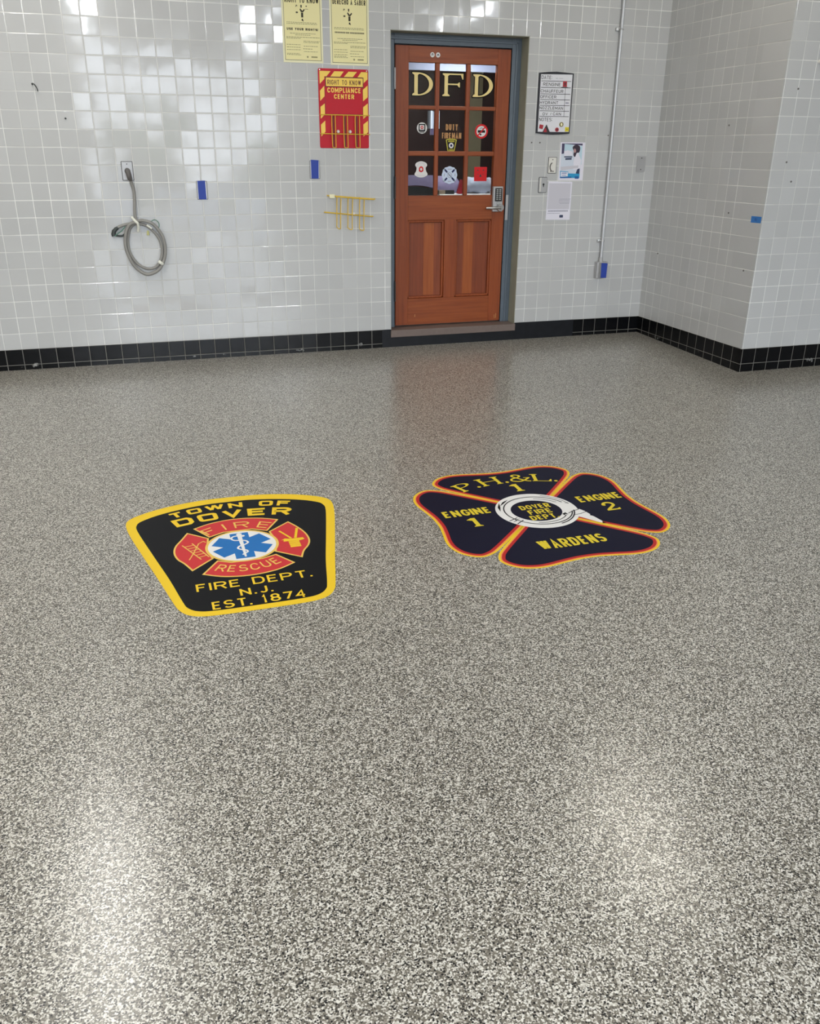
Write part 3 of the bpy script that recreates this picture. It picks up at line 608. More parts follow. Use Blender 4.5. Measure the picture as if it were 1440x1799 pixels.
# ------------------------------------------------------------------ duty office beyond the glass
w = B(); w.box(2.0, 4.9, 2.3, 2.4, 0.0, 2.6); struct(w.build('wall_office_back', C('office maroon')))
struct(B().box(1.9, 2.0, 0.3, 2.4, 0.0, 2.6).build('wall_office_left', C('office maroon')))
struct(B().box(4.9, 5.0, 0.3, 2.4, 0.0, 2.6).build('wall_office_right', C('office olive')))
struct(B().box(1.9, 5.0, 0.3, 2.4, -0.1, 0.13).build('floor_office', C('office floor')))
struct(B().box(1.9, 5.0, 0.3, 2.4, 2.5, 2.6).build('ceiling_office', C('white paint')))
struct(B().box(4.22, 4.36, 2.2, 2.3, 0.13, 2.5).build('trim_4', C('office cream')))
ct = root('office_counter', 'white counter top seen through the lower door panes', 'counter', (3.95, 0.85, 0.13))
B().box(-.575, .62, -.22, .30, .925, .965, .004).build('counter_top', C('counter white'), ct); B().box(-.55, .60, -.18, .28, 0, .925).build('cabinet', C('office cream'), ct)
ch = root('office_chair', 'violet grey high-backed chair seen through the lower hinge-side door pane', 'chair', (3.185, .72, 0.13))
bk = B()
n = 14
for i in range(n):
    x0, x1 = -.20 + .36 * i / n, -.20 + .36 * (i + 1) / n
    f = lambda x: 1.005 + .028 * (1 - (x / .19) ** 2)
    bk.prism([(x0, -f(x0)), (x1, -f(x1)), (x1, -1.11), (x0, -1.11)], -.03, .03)
o = bk.build('back_cushion', C('chair cloth'), ch); o.rotation_euler = (-PI / 2, 0, 0)
bk = B()
bk.prism([(-.19, -.55), (.17, -.55)] + [(x, -(.995 + .028 * (1 - (x / .19) ** 2))) for x in [(.17 - .36 * k / 14) for k in range(15)]], -.02, .045)
o = bk.build('back_shell', C('chair shell'), ch); o.rotation_euler = (-PI / 2, 0, 0)
B().box(-.20, .15, .05, .42, .50, .57, .02).build('seat', C('chair cloth'), ch)
bb = B(); bb.cyl((0, .18, .06), (0, .18, .5), .03)
for k in range(5): bb.tube([(0, .18, .1), (.17 * math.cos(k * 1.2566), .18 + .17 * math.sin(k * 1.2566), .045)], .018, 8)
for k in range(5): bb.ball((.17 * math.cos(k * 1.2566), .18 + .17 * math.sin(k * 1.2566), .028), .028)
bb.build('base', C('chair shell'), ch, True)
def bundle(name, label, cat, cx, cy, cz, sx, sy, sz, m, seed):
    rnd = random.Random(seed); bb = B(); bmesh.ops.create_uvsphere(bb.bm, u_segments=28, v_segments=16, radius=1)
    for v in bb.bm.verts:
        f = 1 + .10 * math.sin(5 * v.co.x + seed) * math.cos(4 * v.co.y + seed) + .05 * math.sin(13 * v.co.x + 7 * v.co.z)
        v.co = Vector((math.copysign(abs(v.co.x) ** .6, v.co.x) * sx * f, math.copysign(abs(v.co.y) ** .6, v.co.y) * sy * f, max(-1, min(1, v.co.z * 1.3)) * sz * (1 + .14 * math.sin(9 * v.co.x + seed))))
    zmin = min(v.co.z for v in bb.bm.verts)
    for v in bb.bm.verts: v.co.z -= zmin
    o = bb.build(name, m, None, True); o.location = (cx, cy, cz); return tag(o, label, cat)
CTZ = 1.095
bundle('folded_clothes', 'pale grey blue folded clothes seen through lower door pane beneath red sticker', 'clothes', 3.78, .80, CTZ, .13, .09, .058, C('cloth pale'), 1)
bundle('folded_blanket', 'violet grey bundle seen through lower middle door pane beneath fire cross sticker', 'blanket', 3.52, .92, CTZ, .13, .09, .06, C('chair cloth'), 4)
o = B().box(-.022, .022, -.012, .012, 0, .112, .002).build('red_folder', C('folder red')); o.location = (3.565, .68, CTZ); o.rotation_euler = (0, math.radians(16), 0); tag(o, 'dark red folder leaning behind lower middle door pane', 'folder')
o = B().box(-.05, .05, -.03, .03, 0, .030, .002).build('black_tray', C('chair shell')); o.location = (3.47, .70, CTZ); tag(o, 'low black tray on the counter behind lower middle door pane', 'tray')
o = B().box(-.028, .028, -.02, .02, 0, .032, .002).build('tan_box', C('box tan')); o.location = (3.405, .67, CTZ); tag(o, 'small tan box beside black tray behind lower middle door pane', 'box')
bl = root('roller_blind', 'blue grey band of roller blind behind the tops of the lettered door panes', 'blind', (3.62, .62, 2.0))
B().cyl((-.6, 0, .10), (.6, 0, .10), .03).build('roller', C('blind grey'), bl, True); B().box(-.58, .58, -.004, .004, .0, .10).build('blind_cloth', C('blind grey'), bl)
for (x, z, sx, sz, m, lb, sd) in ((3.34, 1.655, .045, .065, C('print pale'), 'pale blue cloth hanging behind middle row door pane with round white sticker', 2), (3.40, 1.62, .035, .075, C('chair cloth'), 'violet cloth hanging behind middle row centre pane of door', 6)):
    bb = B(); wv = [(sx * (k / 12 * 2 - 1), .012 * math.sin(k * 1.3 + sd)) for k in range(13)]
    bb.prism(wv + [(x_, y_ + .012) for x_, y_ in wv[::-1]], -sz, sz)
    o = root('hanging_cloth', lb, 'cloth', (x, .7, z)); bb.build('cloth_body', m, o, True); o.location.y = .70 if sd == 2 else .86
    B().tube([(0, 0, sz * .9), (0, 0, sz + .3), (0, 0, 2.5 - z)], .004, 6).build('cord', C('chair shell'), o)

# ------------------------------------------------------------------ things on the back wall
def on_wall(name, label, cat, x, z, group=None, y=-0.0005): return root(name, label, cat, (x, y, z), WALLROT, group)
def sheet(r, w, h, m, name='sheet', th=.0006): return B().box(0, w, 0, h, 0, th).build(name, m, r)
# two yellow notices (their heads are above the picture)
for (x, z, w_, h_, head, sub, lb) in ((2.024, 1.969, .272, .432, 'RIGHT TO KNOW', 'USE YOUR RIGHTS!', 'yellow rights notice with English heading, above red sign'), (2.347, 1.963, .272, .432, 'DERECHO A SABER', None, 'yellow rights notice with Spanish heading, above red sign')):
    r = on_wall('paper_notice', lb, 'poster', x, z, 'yellow rights notices'); sheet(r, w_, h_, C('poster margin'))
    S().rect(.012, w_ - .012, .014, h_ - .012).build('printed_panel', C('poster yellow'), r, .0009)
    S().band([(.012, .014), (w_ - .012, .014), (w_ - .012, h_ - .012), (.012, h_ - .012)], [(.0145, .0165), (w_ - .0145, .0165), (w_ - .0145, h_ - .0145), (.0145, h_ - .0145)]).build('border_line', C('poster ink'), r, .0012)
    hz = .352 if sub else .362
    text(S(), head, .022, .250, hz, hz + .030, .0050, .26).build('heading', C('poster ink'), r, .0012)
    s = S()
    if sub: text(S(), sub, .030, .240, .192, .206, .0042, .25).build('bold_line', C('poster ink'), r, .0012)
    else:
        for k, (a, c) in enumerate(((.034, .072), (.077, .106), (.111, .135), (.140, .166), (.171, .238))):
            x_ = a
            while x_ < c: s.rect(x_, x_ + .004, .192, .201); x_ += .0062
    if not sub: s.build('bold_line', C('poster ink'), r, .0012)
    # figure with raised arms printed under the heading
    s = S()
    cx, cz = .136, .248 if sub else .246
    s.rect(cx - .006, cx + .008, cz + .02, cz + .048).poly([(cx - .006, cz + .05), (cx + .008, cz + .05), (cx + .020, cz + .064), (cx + .015, cz + .070), (cx + .003, cz + .058), (cx - .010, cz + .072), (cx - .015, cz + .066)]).rect(cx - .003, cx + .006, cz, cz + .012).rect(cx + .006, cx + .009, cz - .004, cz + .004).poly(circ(cx - .004, cz + .088, .005, 10)).rect(cx - .008, cx + .000, cz + .076, cz + .086).poly(circ(cx - .034, cz + .048, .008, 10, .005)).stroke([(cx - .040, cz + .08), (cx - .036, cz + .09), (cx - .030, cz + .084)], .004)
    if sub: s.poly(circ(cx + .030, cz + .086, .004, 10)).rect(cx + .022, cx + .042, cz + .068, cz + .070)
    s.build('printed_figure', C('poster ink'), r, .0012)
    s = S(); rnd = random.Random(3 if sub else 5)
    dz = 0 if sub else -.013
    for (zz, a, c) in ((.236, .03, .235), (.228, .03, .235), (.172, .05, .225), (.163, .085, .19), (.150, .025, .25), (.143, .025, .12), (.128, .14, .25), (.120, .14, .245), (.105, .025, .12), (.098, .14, .235), (.090, .025, .12), (.082, .135, .20), (.075, .025, .12), (.066, .14, .235), (.052, .025, .11), (.045, .025, .12)):
        x_ = a
        while x_ < c:
            q = rnd.uniform(.006, .018); s.rect(x_, min(c, x_ + q), zz + (dz if zz > .06 else 0), zz + (dz if zz > .06 else 0) + .0032); x_ += q + .003
    s.rect(.19, .232, .032, .040).poly(circ(.165, .036, .006, 14)); s.build('fine_print', C('poster fine ink'), r, .0012)

# red compliance sign with its yellow wire rack
r = on_wall('compliance_sign', 'red sign board with yellow hazard stripes and wire rack', 'sign', 2.255, 1.439)
SW, SH = .354, .501
B().prism(rrect(0, SW, 0, SH, .010), 0, .004).build('sign_board', C('sign red'), r)
s = S()
for q in ([(.010, .485), (.088, .485), (.058, .452), (.043, .452), (.043, .436), (.010, .405)], [(.114, .485), (.180, .485), (.154, .452), (.086, .452)], [(.214, .485), (.274, .485), (.244, .452), (.181, .452)], [(.304, .485), (.349, .485), (.349, .441), (.313, .410), (.313, .452), (.278, .452)],
          [(.041, .394), (.041, .329), (.010, .299), (.010, .373 - .01)], [(.041, .284), (.041, .216), (.010, .187), (.010, .262)], [(.041, .176), (.041, .105), (.010, .073), (.010, .150)],
          [(.349, .403), (.315, .375), (.315, .303), (.349, .329)], [(.349, .290), (.315, .265), (.315, .190), (.349, .216)], [(.349, .179), (.315, .155), (.315, .076), (.349, .105)]): s.poly(q)
s.rect(.054, .314, .393, .445).build('stripes', C('sign yellow'), r, .0045)
text(S(), 'COMPLIANCE', .062, .300, .353, .384, .0062, .25).build('lettering', C('sign yellow'), r, .0045); text(S(), 'CENTER', .108, .252, .315, .344, .0062, .25).build('lettering', C('sign yellow'), r, .0045)
text(S(), 'RIGHT TO KNOW', .063, .301, .402, .432, .0042, .3).build('lettering', C('sign brown'), r, .0049); s = S(); s.band([(.048, .387), (.320, .387), (.320, .451), (.048, .451)], [(.053, .392), (.315, .392), (.315, .446), (.053, .446)]).band([(.044, .216), (.314, .216), (.314, .389), (.044, .389)], [(.046, .218), (.312, .218), (.312, .387), (.046, .387)])
for a in (.094, .178, .262): s.rect(a, a + .010, .002, .205)  # shadow painted as dark strips down the lower board
s.build('lines_and_shadows', C('sign brown'), r, .0049)
def rack(parent, hs, vs, zlow, ztop, out):
    wr_ = bpy.data.objects.new('wire_rack', None); COL.objects.link(wr_); wr_.parent = parent
    for i, (x0, z0, x1, z1) in enumerate(hs): B().tube([(x0, z0, .005), (x0 + .004, z0, out * .45), (x0 + .016, z0 - .001, out * .5), (x1 - .014, z1, out * .5), (x1 - .004, z1, out * .45), (x1, z1, .005)], .0032, 8).build('cross_wire', C('rack yellow'), wr_, True)
    for x0, x1, dz in vs: B().tube(spline([(x0, ztop, out * .5 + .004), (x0 - .002, ztop - .05, out * .5 + .004), (x0 - .003, zlow + .02 + dz, out + .002), (x0 + .004, zlow + dz, out), (x1 - .004, zlow + dz, out), (x1 - .002, zlow + .02 + dz, out), (x1, ztop - .05, out * .5 + .004), (x1, ztop - .003, out * .5 + .004)], 5), .0028, 8).build('wire_loop', C('rack yellow'), wr_, True)
    return wr_
rk = rack(r, ((.006, .214, .361, .212), (.004, .093, .362, .090)), ((.085, .109, 0), (.170, .196, 0), (.253, .283, 0)), .004, .214, .035)
for i, x in enumerate((.131, .217)): B().cyl((x, .107, .004), (x, .107, .016), .011, .009).cyl((x, .107, .016), (x, .107, .018), .0035).build('fixing_knob', C('white plastic'), r, True)
for x, z in ((.012, .492), (.343, .492)): B().cyl((x, z, .004), (x, z, .006), .004).build('screw', C('satin steel'), r, True)
# empty wire rack below it
r = root('literature_rack', 'empty yellow wire rack hanging on tiles below red sign', 'rack', (2.255, -.0005, .880), WALLROT)
for i, (x0, z0, x1, z1) in enumerate(((.040, .244, .396, .218), (.016, .131, .380, .098))): B().tube([(x0, z0, 0), (x0 + .004, z0, .016), (x0 + .016, z0 - .001, .018), (x1 - .014, z1, .018), (x1 - .004, z1, .016), (x1, z1, 0)], .0045, 8).build('cross_wire', C('rack yellow'), r, True)
B().tube([(.10, .236, .024), (.385, .214, .024)], .0034, 8).build('cross_wire', C('rack yellow'), r, True)
for x0, x1, dz in ((.108, .137, .014), (.190, .224, .008), (.277, .311, 0)): B().tube(spline([(x0, .232, .022), (x0 - .003, .18, .022), (x0 - .010, .05 + dz, .040), (x0 - .010, .015 + dz, .040), (x1 - .014, .004 + dz, .040), (x1 - .012, .05 + dz, .040), (x1 - .003, .18, .022), (x1, .226, .022)], 5), .0034, 8).build('wire_loop', C('rack yellow'), r, True)
B().cyl((.229, .121, 0), (.229, .121, .030), .010, .008).build('fixing_knob', C('white plastic'), r, True)
B().box(.052, .090, .227, .253, .020, .0245, .001).build('paper_label', C('poster margin'), r)
# power cord looped on the wall
r = on_wall('outlet_plate', 'dark edged steel outlet plate with grey cord plugged in', 'outlet', .940, 1.2885)
B().box(-.034, .034, -.0565, .0565, 0, .004, .0015).build('plate', C('brushed plate'), r); B().prism(rrect(-.0375, .0375, -.060, .060, .004), 0, .0015).build('rim', C('dark metal'), r); B().cyl((0, .043, .004), (0, .043, .006), .0035).build('screw', C('dark metal'), r, True); B().cyl((0, 0, .004), (0, 0, .007), .019).build('socket', C('plug grey'), r, True)
r = on_wall('power_cord', 'coiled grey power cord tied with white tape below outlet plate', 'cord', .940, 1.2885)
o_ = lambda pts: [(x - .940, z - 1.2885, y) for x, z, y in pts]
pl = B(); pl.cyl((.001, 0, .008), (.001, 0, .040), .017, .015); pl.tube(o_([(.941, 1.289, .036), (.945, 1.268, .044), (.949, 1.245, .040), (.953, 1.232, .030)]), lambda t: .016 - .004 * t + .003 * math.sin(t * 3.1), 14); pl.ball((.009, -.044, .038), .0165); pl.build('plug', C('plug grey'), r, True)
cb = B().tube(spline(o_([(.953, 1.236, .030), (.959, 1.200, .022), (.966, 1.165, .018), (.964, 1.100, .016), (.956, 1.010, .016), (.966, .975, .018), (1.005, .974, .026), (1.062, .955, .028), (1.103, .908, .026), (1.127, .855, .026), (1.133, .787, .026), (1.120, .722, .026), (1.086, .660, .026), (1.038, .627, .026), (.987, .620, .026), (.935, .655, .026), (.900, .706, .026), (.876, .779, .026), (.873, .842, .026), (.890, .913, .026), (.922, .955, .030), (.965, .965, .040)]), 8), .0105, 12); cb.build('cable', C('cable grey'), r, True)
cb = B().tube(spline(o_([(.965, .962, .030), (.930, .942, .012), (.905, .905, .012), (.890, .841, .012), (.893, .774, .012), (.917, .718, .012), (.950, .680, .012), (1.001, .655, .012), (1.051, .662, .014), (1.086, .696, .016), (1.108, .749, .014), (1.111, .803, .012), (1.098, .856, .012), (1.064, .905, .012), (1.024, .939, .012), (.985, .952, .014), (.940, .956, .012), (.890, .950, .012), (.850, .938, .012), (.832, .928, .014)]), 8), .0095, 12); cb.build('cable', C('cable grey'), r, True)
cn = B().tube(o_([(.836, .930, .014), (.822, .922, .016), (.808, .908, .016), (.803, .890, .016), (.806, .878, .016)]), lambda t: .011 + .006 * t, 14); cn.tube(spline(o_([(.806, .884, .016), (.830, .878, .014), (.862, .878, .012), (.888, .900, .012)]), 6), .0065, 10); cn.build('connector', C('connector dark'), r, True)
B().tube(spline(o_([(.808, .876, .030), (.830, .893, .030), (.856, .909, .030), (.884, .938, .024)]), 6), .0032, 8).build('green_wire', C('green wire'), r, True)
B().tube(spline(o_([(1.046, .960, .020), (1.064, .972, .022), (1.084, .978, .022), (1.104, .962, .022), (1.107, .936, .022), (1.092, .908, .022)]), 6), .0026, 8).build('green_wire', C('green wire'), r, True)
tp = B(); tp.tube(o_([(.934, .998, .030), (.949, .978, .046), (.968, .960, .052), (.970, .935, .044), (.964, .905, .030)]), .0085, 8); tp.build('tape_tie', C('white tape'), r, True)
B().tube(o_([(1.082, .702, .028), (1.092, .694, .040), (1.104, .687, .028)]), .0115, 10).build('tape_tie', C('white tape'), r, True)
B().tube(o_([(1.026, .946, .026), (1.057, .922, .026)]), .0065, 8).build('tape_tie', C('white tape'), r, True)
B().tube(o_([(1.030, .908, .010), (1.028, .878, .010)]), lambda t: .006 + .003 * t, 8).build('yellow_tag', C('yellow tag'), r, True)
# taped-over outlet plates
for (x, z, lb, d) in ((1.417, 1.165, 'outlet plate under blue tape on open tiles to the cord\u2019s right', 0), (2.211, 1.297, 'outlet plate under blue tape beside red sign, above wire rack', .004)):
    r = on_wall('outlet_cover', lb.replace('\u2019', "'"), 'outlet', x, z, 'outlet plates covered with blue tape')
    B().box(-.034, .034, -.058, .058, 0, .005, .002).build('plate', C('brushed plate'), r); B().prism(rrect(-.036, .036, -.060, .060, .004), 0, .002).build('rim', C('dark metal'), r)
    B().prism([(-.027, -.058), (.025, -.060), (.024 + d, .062), (-.027, .061 + d)], .0045, .0056).build('blue_tape', C('blue tape'), r)
# crew board
r = on_wall('crew_board', 'white board in black frame listing crew positions, beside door', 'board', 3.909, 1.553)
ol = [(0, 0), (.07, -.006), (.14, -.009), (.21, -.006), (.280, 0), (.281, .408), (.21, .414), (.14, .417), (.07, .414), (0, .406)]
B().prism(ol, 0, .010).build('frame', C('board frame'), r); S().poly([(.013, .010), (.272, .010), (.271, .401), (.013, .396)]).build('writing_surface', C('board white'), r, .0106)
s = S()
for z0, z1 in ((.353, .355), (.310, .312), (.267, .269), (.229, .231), (.190, .192), (.153, .154), (.116, .117)): s.poly([(.019, z0 - .002), (.263, z1 - .002), (.263, z1 + .0015), (.019, z0 + .0015)])
s.poly([(.217, .310), (.220, .310), (.223, .116), (.220, .116)])
s.build('ruled_lines', C('ink black'), r, .0112)
for t_, x0, x1, z0, z1 in (('DATE:', .019, .104, .365, .389), ('RENGINE', .035, .177, .321, .342), ('CHAUFFEUR', .018, .204, .276, .297), ('OFFICER', .018, .149, .238, .258), ('HYDRANT', .016, .168, .199, .219), ('NOZZLEMAN', .016, .210, .163, .183), ('OV', .044, .088, .123, .142), ('/', .108, .116, .124, .143), ('CAN', .130, .197, .124, .144), ('NOTES:', .018, .126, .083, .107)): text(S(), t_, x0, x1, z0, z1, .0032, .22).build('lettering', C('ink black'), r, .0112)

S().rect(.228, .255, .205, .214).rect(.135, .152, .371, .374).rect(.160, .195, .372, .374).build('faint_marks', C('print grey'), r, .0112)
def magnet(name, lb, x, z, pts, m, inner=None, m2=None):
    q = root(name, lb, 'magnet', (3.909 + x, -.0005 - .0108, 1.553 + z), WALLROT, 'magnets on the crew board'); B().prism(pts, .0004, .004).build('magnet_body', m, q)
    if inner: S().poly(inner).build('magnet_mark', m2, q, .0045)
    return q
magnet('square_magnet', 'dark red square magnet high on crew board', .212, .336, [(-.016, -.018), (.016, -.019), (.015, .019), (-.016, .019)], C('magnet red'), [(-.005, -.008), (.005, -.008), (.005, .010), (-.005, .010)], C('magnet dark'))
magnet('bar_magnet', 'thin dark bar magnet under the high red square magnet', .212, .3135, [(-.029, -.002), (.029, -.003), (.029, .0015), (-.029, .0025)], C('magnet dark'))
magnet('square_magnet', 'tilted red square magnet beside the triangle at board foot', .039, .045, [(-.017, -.011), (.012, -.016), (.017, .011), (-.012, .016)], C('magnet red'))
q = magnet('triangle_magnet', 'dark triangular magnet at crew board foot', .082, .008, [(-.031, -.003), (.032, -.003), (0, .052)], C('magnet dark')); S().poly([(-.024, .000), (.006, .000), (-.004, .028), (-.012, .028)]).build('magnet_mark', C('magnet red'), q, .0045)
magnet('round_magnet', 'round red magnet at crew board foot', .171, .026, circ(0, 0, .0145, 24), C('magnet red'), circ(0, 0, .006, 14), C('magnet dark'))
magnet('round_magnet', 'round olive yellow magnet above the red round one on crew board', .205, .062, circ(0, 0, .0165, 24), C('magnet olive'), circ(0, 0, .008, 14, .011), C('poster margin'))
magnet('square_magnet', 'bright yellow square magnet in lower corner of crew board', .254, .029, [(-.015, -.015), (.015, -.015), (.015, .015), (-.015, .015)], C('magnet yellow'), [(-.004, -.004), (.004, -.004), (.004, .004), (-.004, .004)], C('magnet olive'))
# printed sheets
r = on_wall('photo_flyer', 'glossy flyer with photo of person in pale coat, blue band at foot', 'flyer', 4.125, 1.220)
sheet(r, .211, .272, C('paper white'))
FLX = lambda x: (x - 625) / 480 * .211 ; 
def fz(z): return .272 - (z - 100) / 700 * .272
fp = lambda pts: [(.012 + (x - 665 - (750 - z) * .055) / 352 * .172, .272 - (z - 100) / 690 * .272) for x, z in pts]
S().poly(fp([(665, 750), (1017, 750), (1060, 120), (700, 120)])).build('photo_ground', C('print pale'), r, .0009)
S().poly(fp([(700, 120), (1060, 120), (1058, 155), (745, 128), (735, 300), (695, 310)])).build('photo_dark_edge', C('print violet'), r, .0012)
S().poly(fp([(745, 130), (890, 140), (880, 250), (740, 290)])).poly(fp([(1010, 170), (1056, 160), (1042, 500), (985, 470)])).build('photo_light', C('print sky'), r, .0012)
S().poly(sp2(fp([(885, 190), (930, 145), (1000, 160), (1018, 210), (1000, 280), (960, 290), (930, 360), (900, 330), (905, 260)]), 5)).build('photo_hair', C('print hair'), r, .0015)
S().poly(sp2(fp([(905, 230), (925, 210), (945, 240), (940, 275), (915, 285)]), 4)).build('photo_face', C('print skin'), r, .0018)
S().poly(fp([(940, 300), (985, 300), (1040, 420), (1020, 600), (900, 590), (905, 450)])).poly(fp([(740, 260), (800, 240), (870, 260), (890, 330), (740, 345)])).build('photo_coat', C('paper white'), r, .0014)
S().poly(fp([(975, 580), (1015, 570), (1010, 680), (945, 660)])).poly(fp([(740, 350), (880, 350), (880, 372), (738, 372)])).poly(fp([(760, 385), (870, 380), (868, 412), (758, 415)])).build('photo_print', C('print navy'), r, .0018)
S().poly(fp([(680, 540), (990, 515), (990, 560), (680, 610)])).build('photo_shelf', C('paper grey'), r, .0016)
S().poly(fp([(670, 615), (815, 628), (812, 660), (1015, 668), (1010, 745), (670, 745)])).build('blue_band', C('print blue'), r, .0020)
S().poly(fp([(682, 630), (808, 640), (806, 715), (680, 722)])).build('text_box', C('paper white'), r, .0023)
S().poly(fp([(930, 715), (1000, 715), (1000, 760), (930, 760)])).poly(fp([(668, 725), (870, 720), (870, 745), (668, 748)])).poly(fp([(700, 650), (785, 650), (785, 662), (700, 662)])).poly(fp([(700, 690), (775, 690), (775, 698), (700, 698)])).build('blue_print', C('print deep blue'), r, .0026)
r = on_wall('text_flyer', 'plain pale grey flyer with small dark logo, below photo flyer', 'flyer', 4.039, .932)
r.rotation_euler = WALLROT
B().prism([(0, 0), (.210, -.003), (.210, .278), (.006, .282)], 0, .0006).build('sheet', C('paper white'), r)
S().poly([(.010, .078), (.198, .076), (.199, .266), (.012, .268)]).build('grey_panel', C('paper grey'), r, .0009)
s = S()
for zz, a, c in ((.150, .11, .195), (.142, .105, .195), (.128, .105, .19), (.118, .115, .195)):
    x_ = a
    while x_ < c: s.rect(x_, x_ + .011, zz, zz + .003); x_ += .014
x_ = .018
while x_ < .19: s.rect(x_, x_ + .007, .058, .070); x_ += .0102
x_ = .014
while x_ < .11: s.rect(x_, x_ + .009, .045, .049); x_ += .012
s.build('print_lines', C('print grey'), r, .0012); S().poly(rrect(.118, .150, .014, .034, .004)).build('logo_block', C('print navy'), r, .0012)
# small plates
r = on_wall('dimmer_plate', 'pale wall plate with curved mark between crew board and photo flyer', 'switch', 4.066, 1.329)
B().prism(rrect(-.0355, .0355, -.058, .058, .003), 0, .002).build('rim', C('dark metal'), r); B().box(-.032, .032, -.055, .055, 0, .005, .0015).build('plate', C('white plastic'), r)
S().poly(arc(.002, -.012, .026, .034, 110, 250, 14) + arc(.010, -.012, .024, .030, 250, 110, 14)).rect(-.018, .016, -.046, -.040).build('curved_mark', C('plug grey'), r, .0055); B().cyl((0, .040, .005), (0, .040, .007), .004).build('screw', C('plug grey'), r, True)
r = on_wall('key_switch_plate', 'steel key switch plate beside plain grey flyer', 'switch', 3.995, 1.188)
B().prism(rrect(-.036, .036, -.057, .057, .008), 0, .002).build('rim', C('dark metal'), r); B().prism(rrect(-.033, .033, -.054, .054, .007), 0, .005).build('plate', C('brushed plate'), r); S().poly(circ(.006, .004, .008, 18)).poly([(.001, .004), (.011, .004), (.008, -.016), (.003, -.016)]).build('keyhole', C('black plastic'), r, .0056); B().box(-.026, -.016, -.05, .054, .005, .009, .002).build('guard_rib', C('white plastic'), r)
r = on_wall('blank_plate', 'blank steel wall plate near the room corner', 'switch', 4.842, 1.341)
B().prism(rrect(-.038, .038, -.058, .058, .003), 0, .005).build('plate', C('brushed plate'), r)
for z in (.042, -.042): B().cyl((0, z, .005), (0, z, .0065), .004).build('screw', C('dark metal'), r, True)
# conduit and its box
r = root('conduit', 'thin steel conduit running down the wall to a taped box', 'conduit', (4.549, -.022, .603))
B().cyl((0, 0, .012), (0, 0, 3.38), .0115, seg=18).build('pipe', C('galvanised pipe'), r, True)
B().cyl((0, 0, -.001), (0, 0, .026), .017).cyl((0, 0, .026), (0, 0, .034), .0145).build('connector_nut', C('brushed plate'), r, True)
for z in (.16, 1.66): B().box(-.04, .018, .004, .022, z - .010, z + .010, .002).tube([(-.018, .012, z), (-.014, -.008, z), (0, -.0145, z), (.014, -.008, z), (.018, .012, z)], .003, 6).build('strap', C('satin steel'), r, True)
r = root('outlet_box', 'steel outlet box with blue tape at the conduit foot', 'outlet', (4.557, -.0005, .538), WALLROT)
B().box(-.050, .050, -.064, .064, 0, .048, .004).build('box', C('brushed plate'), r); B().prism(rrect(-.034, .034, -.058, .058, .004), .048, .051).build('plate', C('satin steel'), r); B().prism([(-.012, -.062), (.038, -.062), (.040, .052), (-.016, .056)], .051, .0522).build('blue_tape', C('blue tape'), r)
# odd bits left in the tiles
r = on_wall('wire_stub', 'short dark wire stub poking out of tiles high above cord', 'wire', .44, 1.78); B().tube(spline([(-.012, .016, 0), (-.012, .018, .02), (.0, .014, .026), (.008, .002, .022), (.014, -.012, .02), (.016, -.026, .018)], 5), .0032, 8).ball((-.012, .016, .002), .006).build('wire', C('connector dark'), r, True)
for (x, z, lb) in ((.596, 1.602, 'small dark wall plug in tiles between wire stub and cord outlet'), ): r = on_wall('wall_plug', lb, 'plug', x, z); B().cyl((0, 0, 0), (0, 0, .004), .006).build('plug_body', C('black plastic'), r, True)
for (px_, pz_, lb) in ((3.882, 1.488, 'small grey wall plug under crew board, one nearer the door'), (3.951, 1.488, 'small grey wall plug under crew board, one nearer photo flyer'), (4.527, 1.544, 'small dark wall plug beside the conduit at photo flyer height')):
    r = on_wall('wall_plug', lb, 'plug', px_, pz_); B().cyl((0, 0, 0), (0, 0, .004), .005).build('plug_body', C('plug grey'), r, True)
# side wall tape, pier hook
r = root('tape_strip', 'short strip of blue tape on side wall near its outer corner', 'tape', (XC - .0005, -1.312, 1.010), SIDEROT)
B().prism([(-.052, -.022), (.050, -.020), (.052, .021), (-.053, .020)], 0, .0008).build('tape', C('pale blue tape'), r); s = S(); s.stroke([(-.012, -.008), (-.012, .008), (-.004, .006), (-.010, .001), (-.002, -.008)], .003); s.stroke([(.006, -.008), (.006, .008)], .003); s.build('ink_mark', C('tape ink'), r, .0014)
def dowel(x, y, z, lb, side):
    q = root('wall_plug', lb, 'plug', (x, y, z), SIDEROT if side else WALLROT); B().cyl((0, 0, 0), (0, 0, .003), .006).build('plug_body', C('plug grey'), q, True)
for y, z, lb in ((-.878, 1.603, 'tiny grey wall plug high on the side wall'), (-1.009, 1.034, 'tiny grey wall plug on side wall beside blue tape strip'), (-1.263, .668, 'tiny grey wall plug on side wall below blue tape strip'), (-.186, .672, 'tiny grey wall plug low on side wall near inner corner')): dowel(XC - .0005, y, z, lb, True)
for x, z, lb in ((5.087, 1.807, 'tiny grey wall plug high on the pier face'), (5.090, 1.372, 'tiny grey wall plug halfway up pier face near its corner'), (5.152, 1.252, 'tiny grey wall plug on pier face, lowest of the three')): dowel(x, YC - .0005, z, lb, False)
r = root('wall_hook', 'small pale hook on pier at the picture edge', 'hook', (5.212, YC - .0005, 1.966), WALLROT)
B().cyl((0, 0, 0), (0, 0, .003), .011).build('hook_plate', C('white plastic'), r, True); B().tube(spline([(0, 0, .002), (-.006, -.004, .03), (-.012, -.006, .045), (-.02, .008, .05)], 6), .004, 8).build('hook_arm', C('white plastic'), r, True)

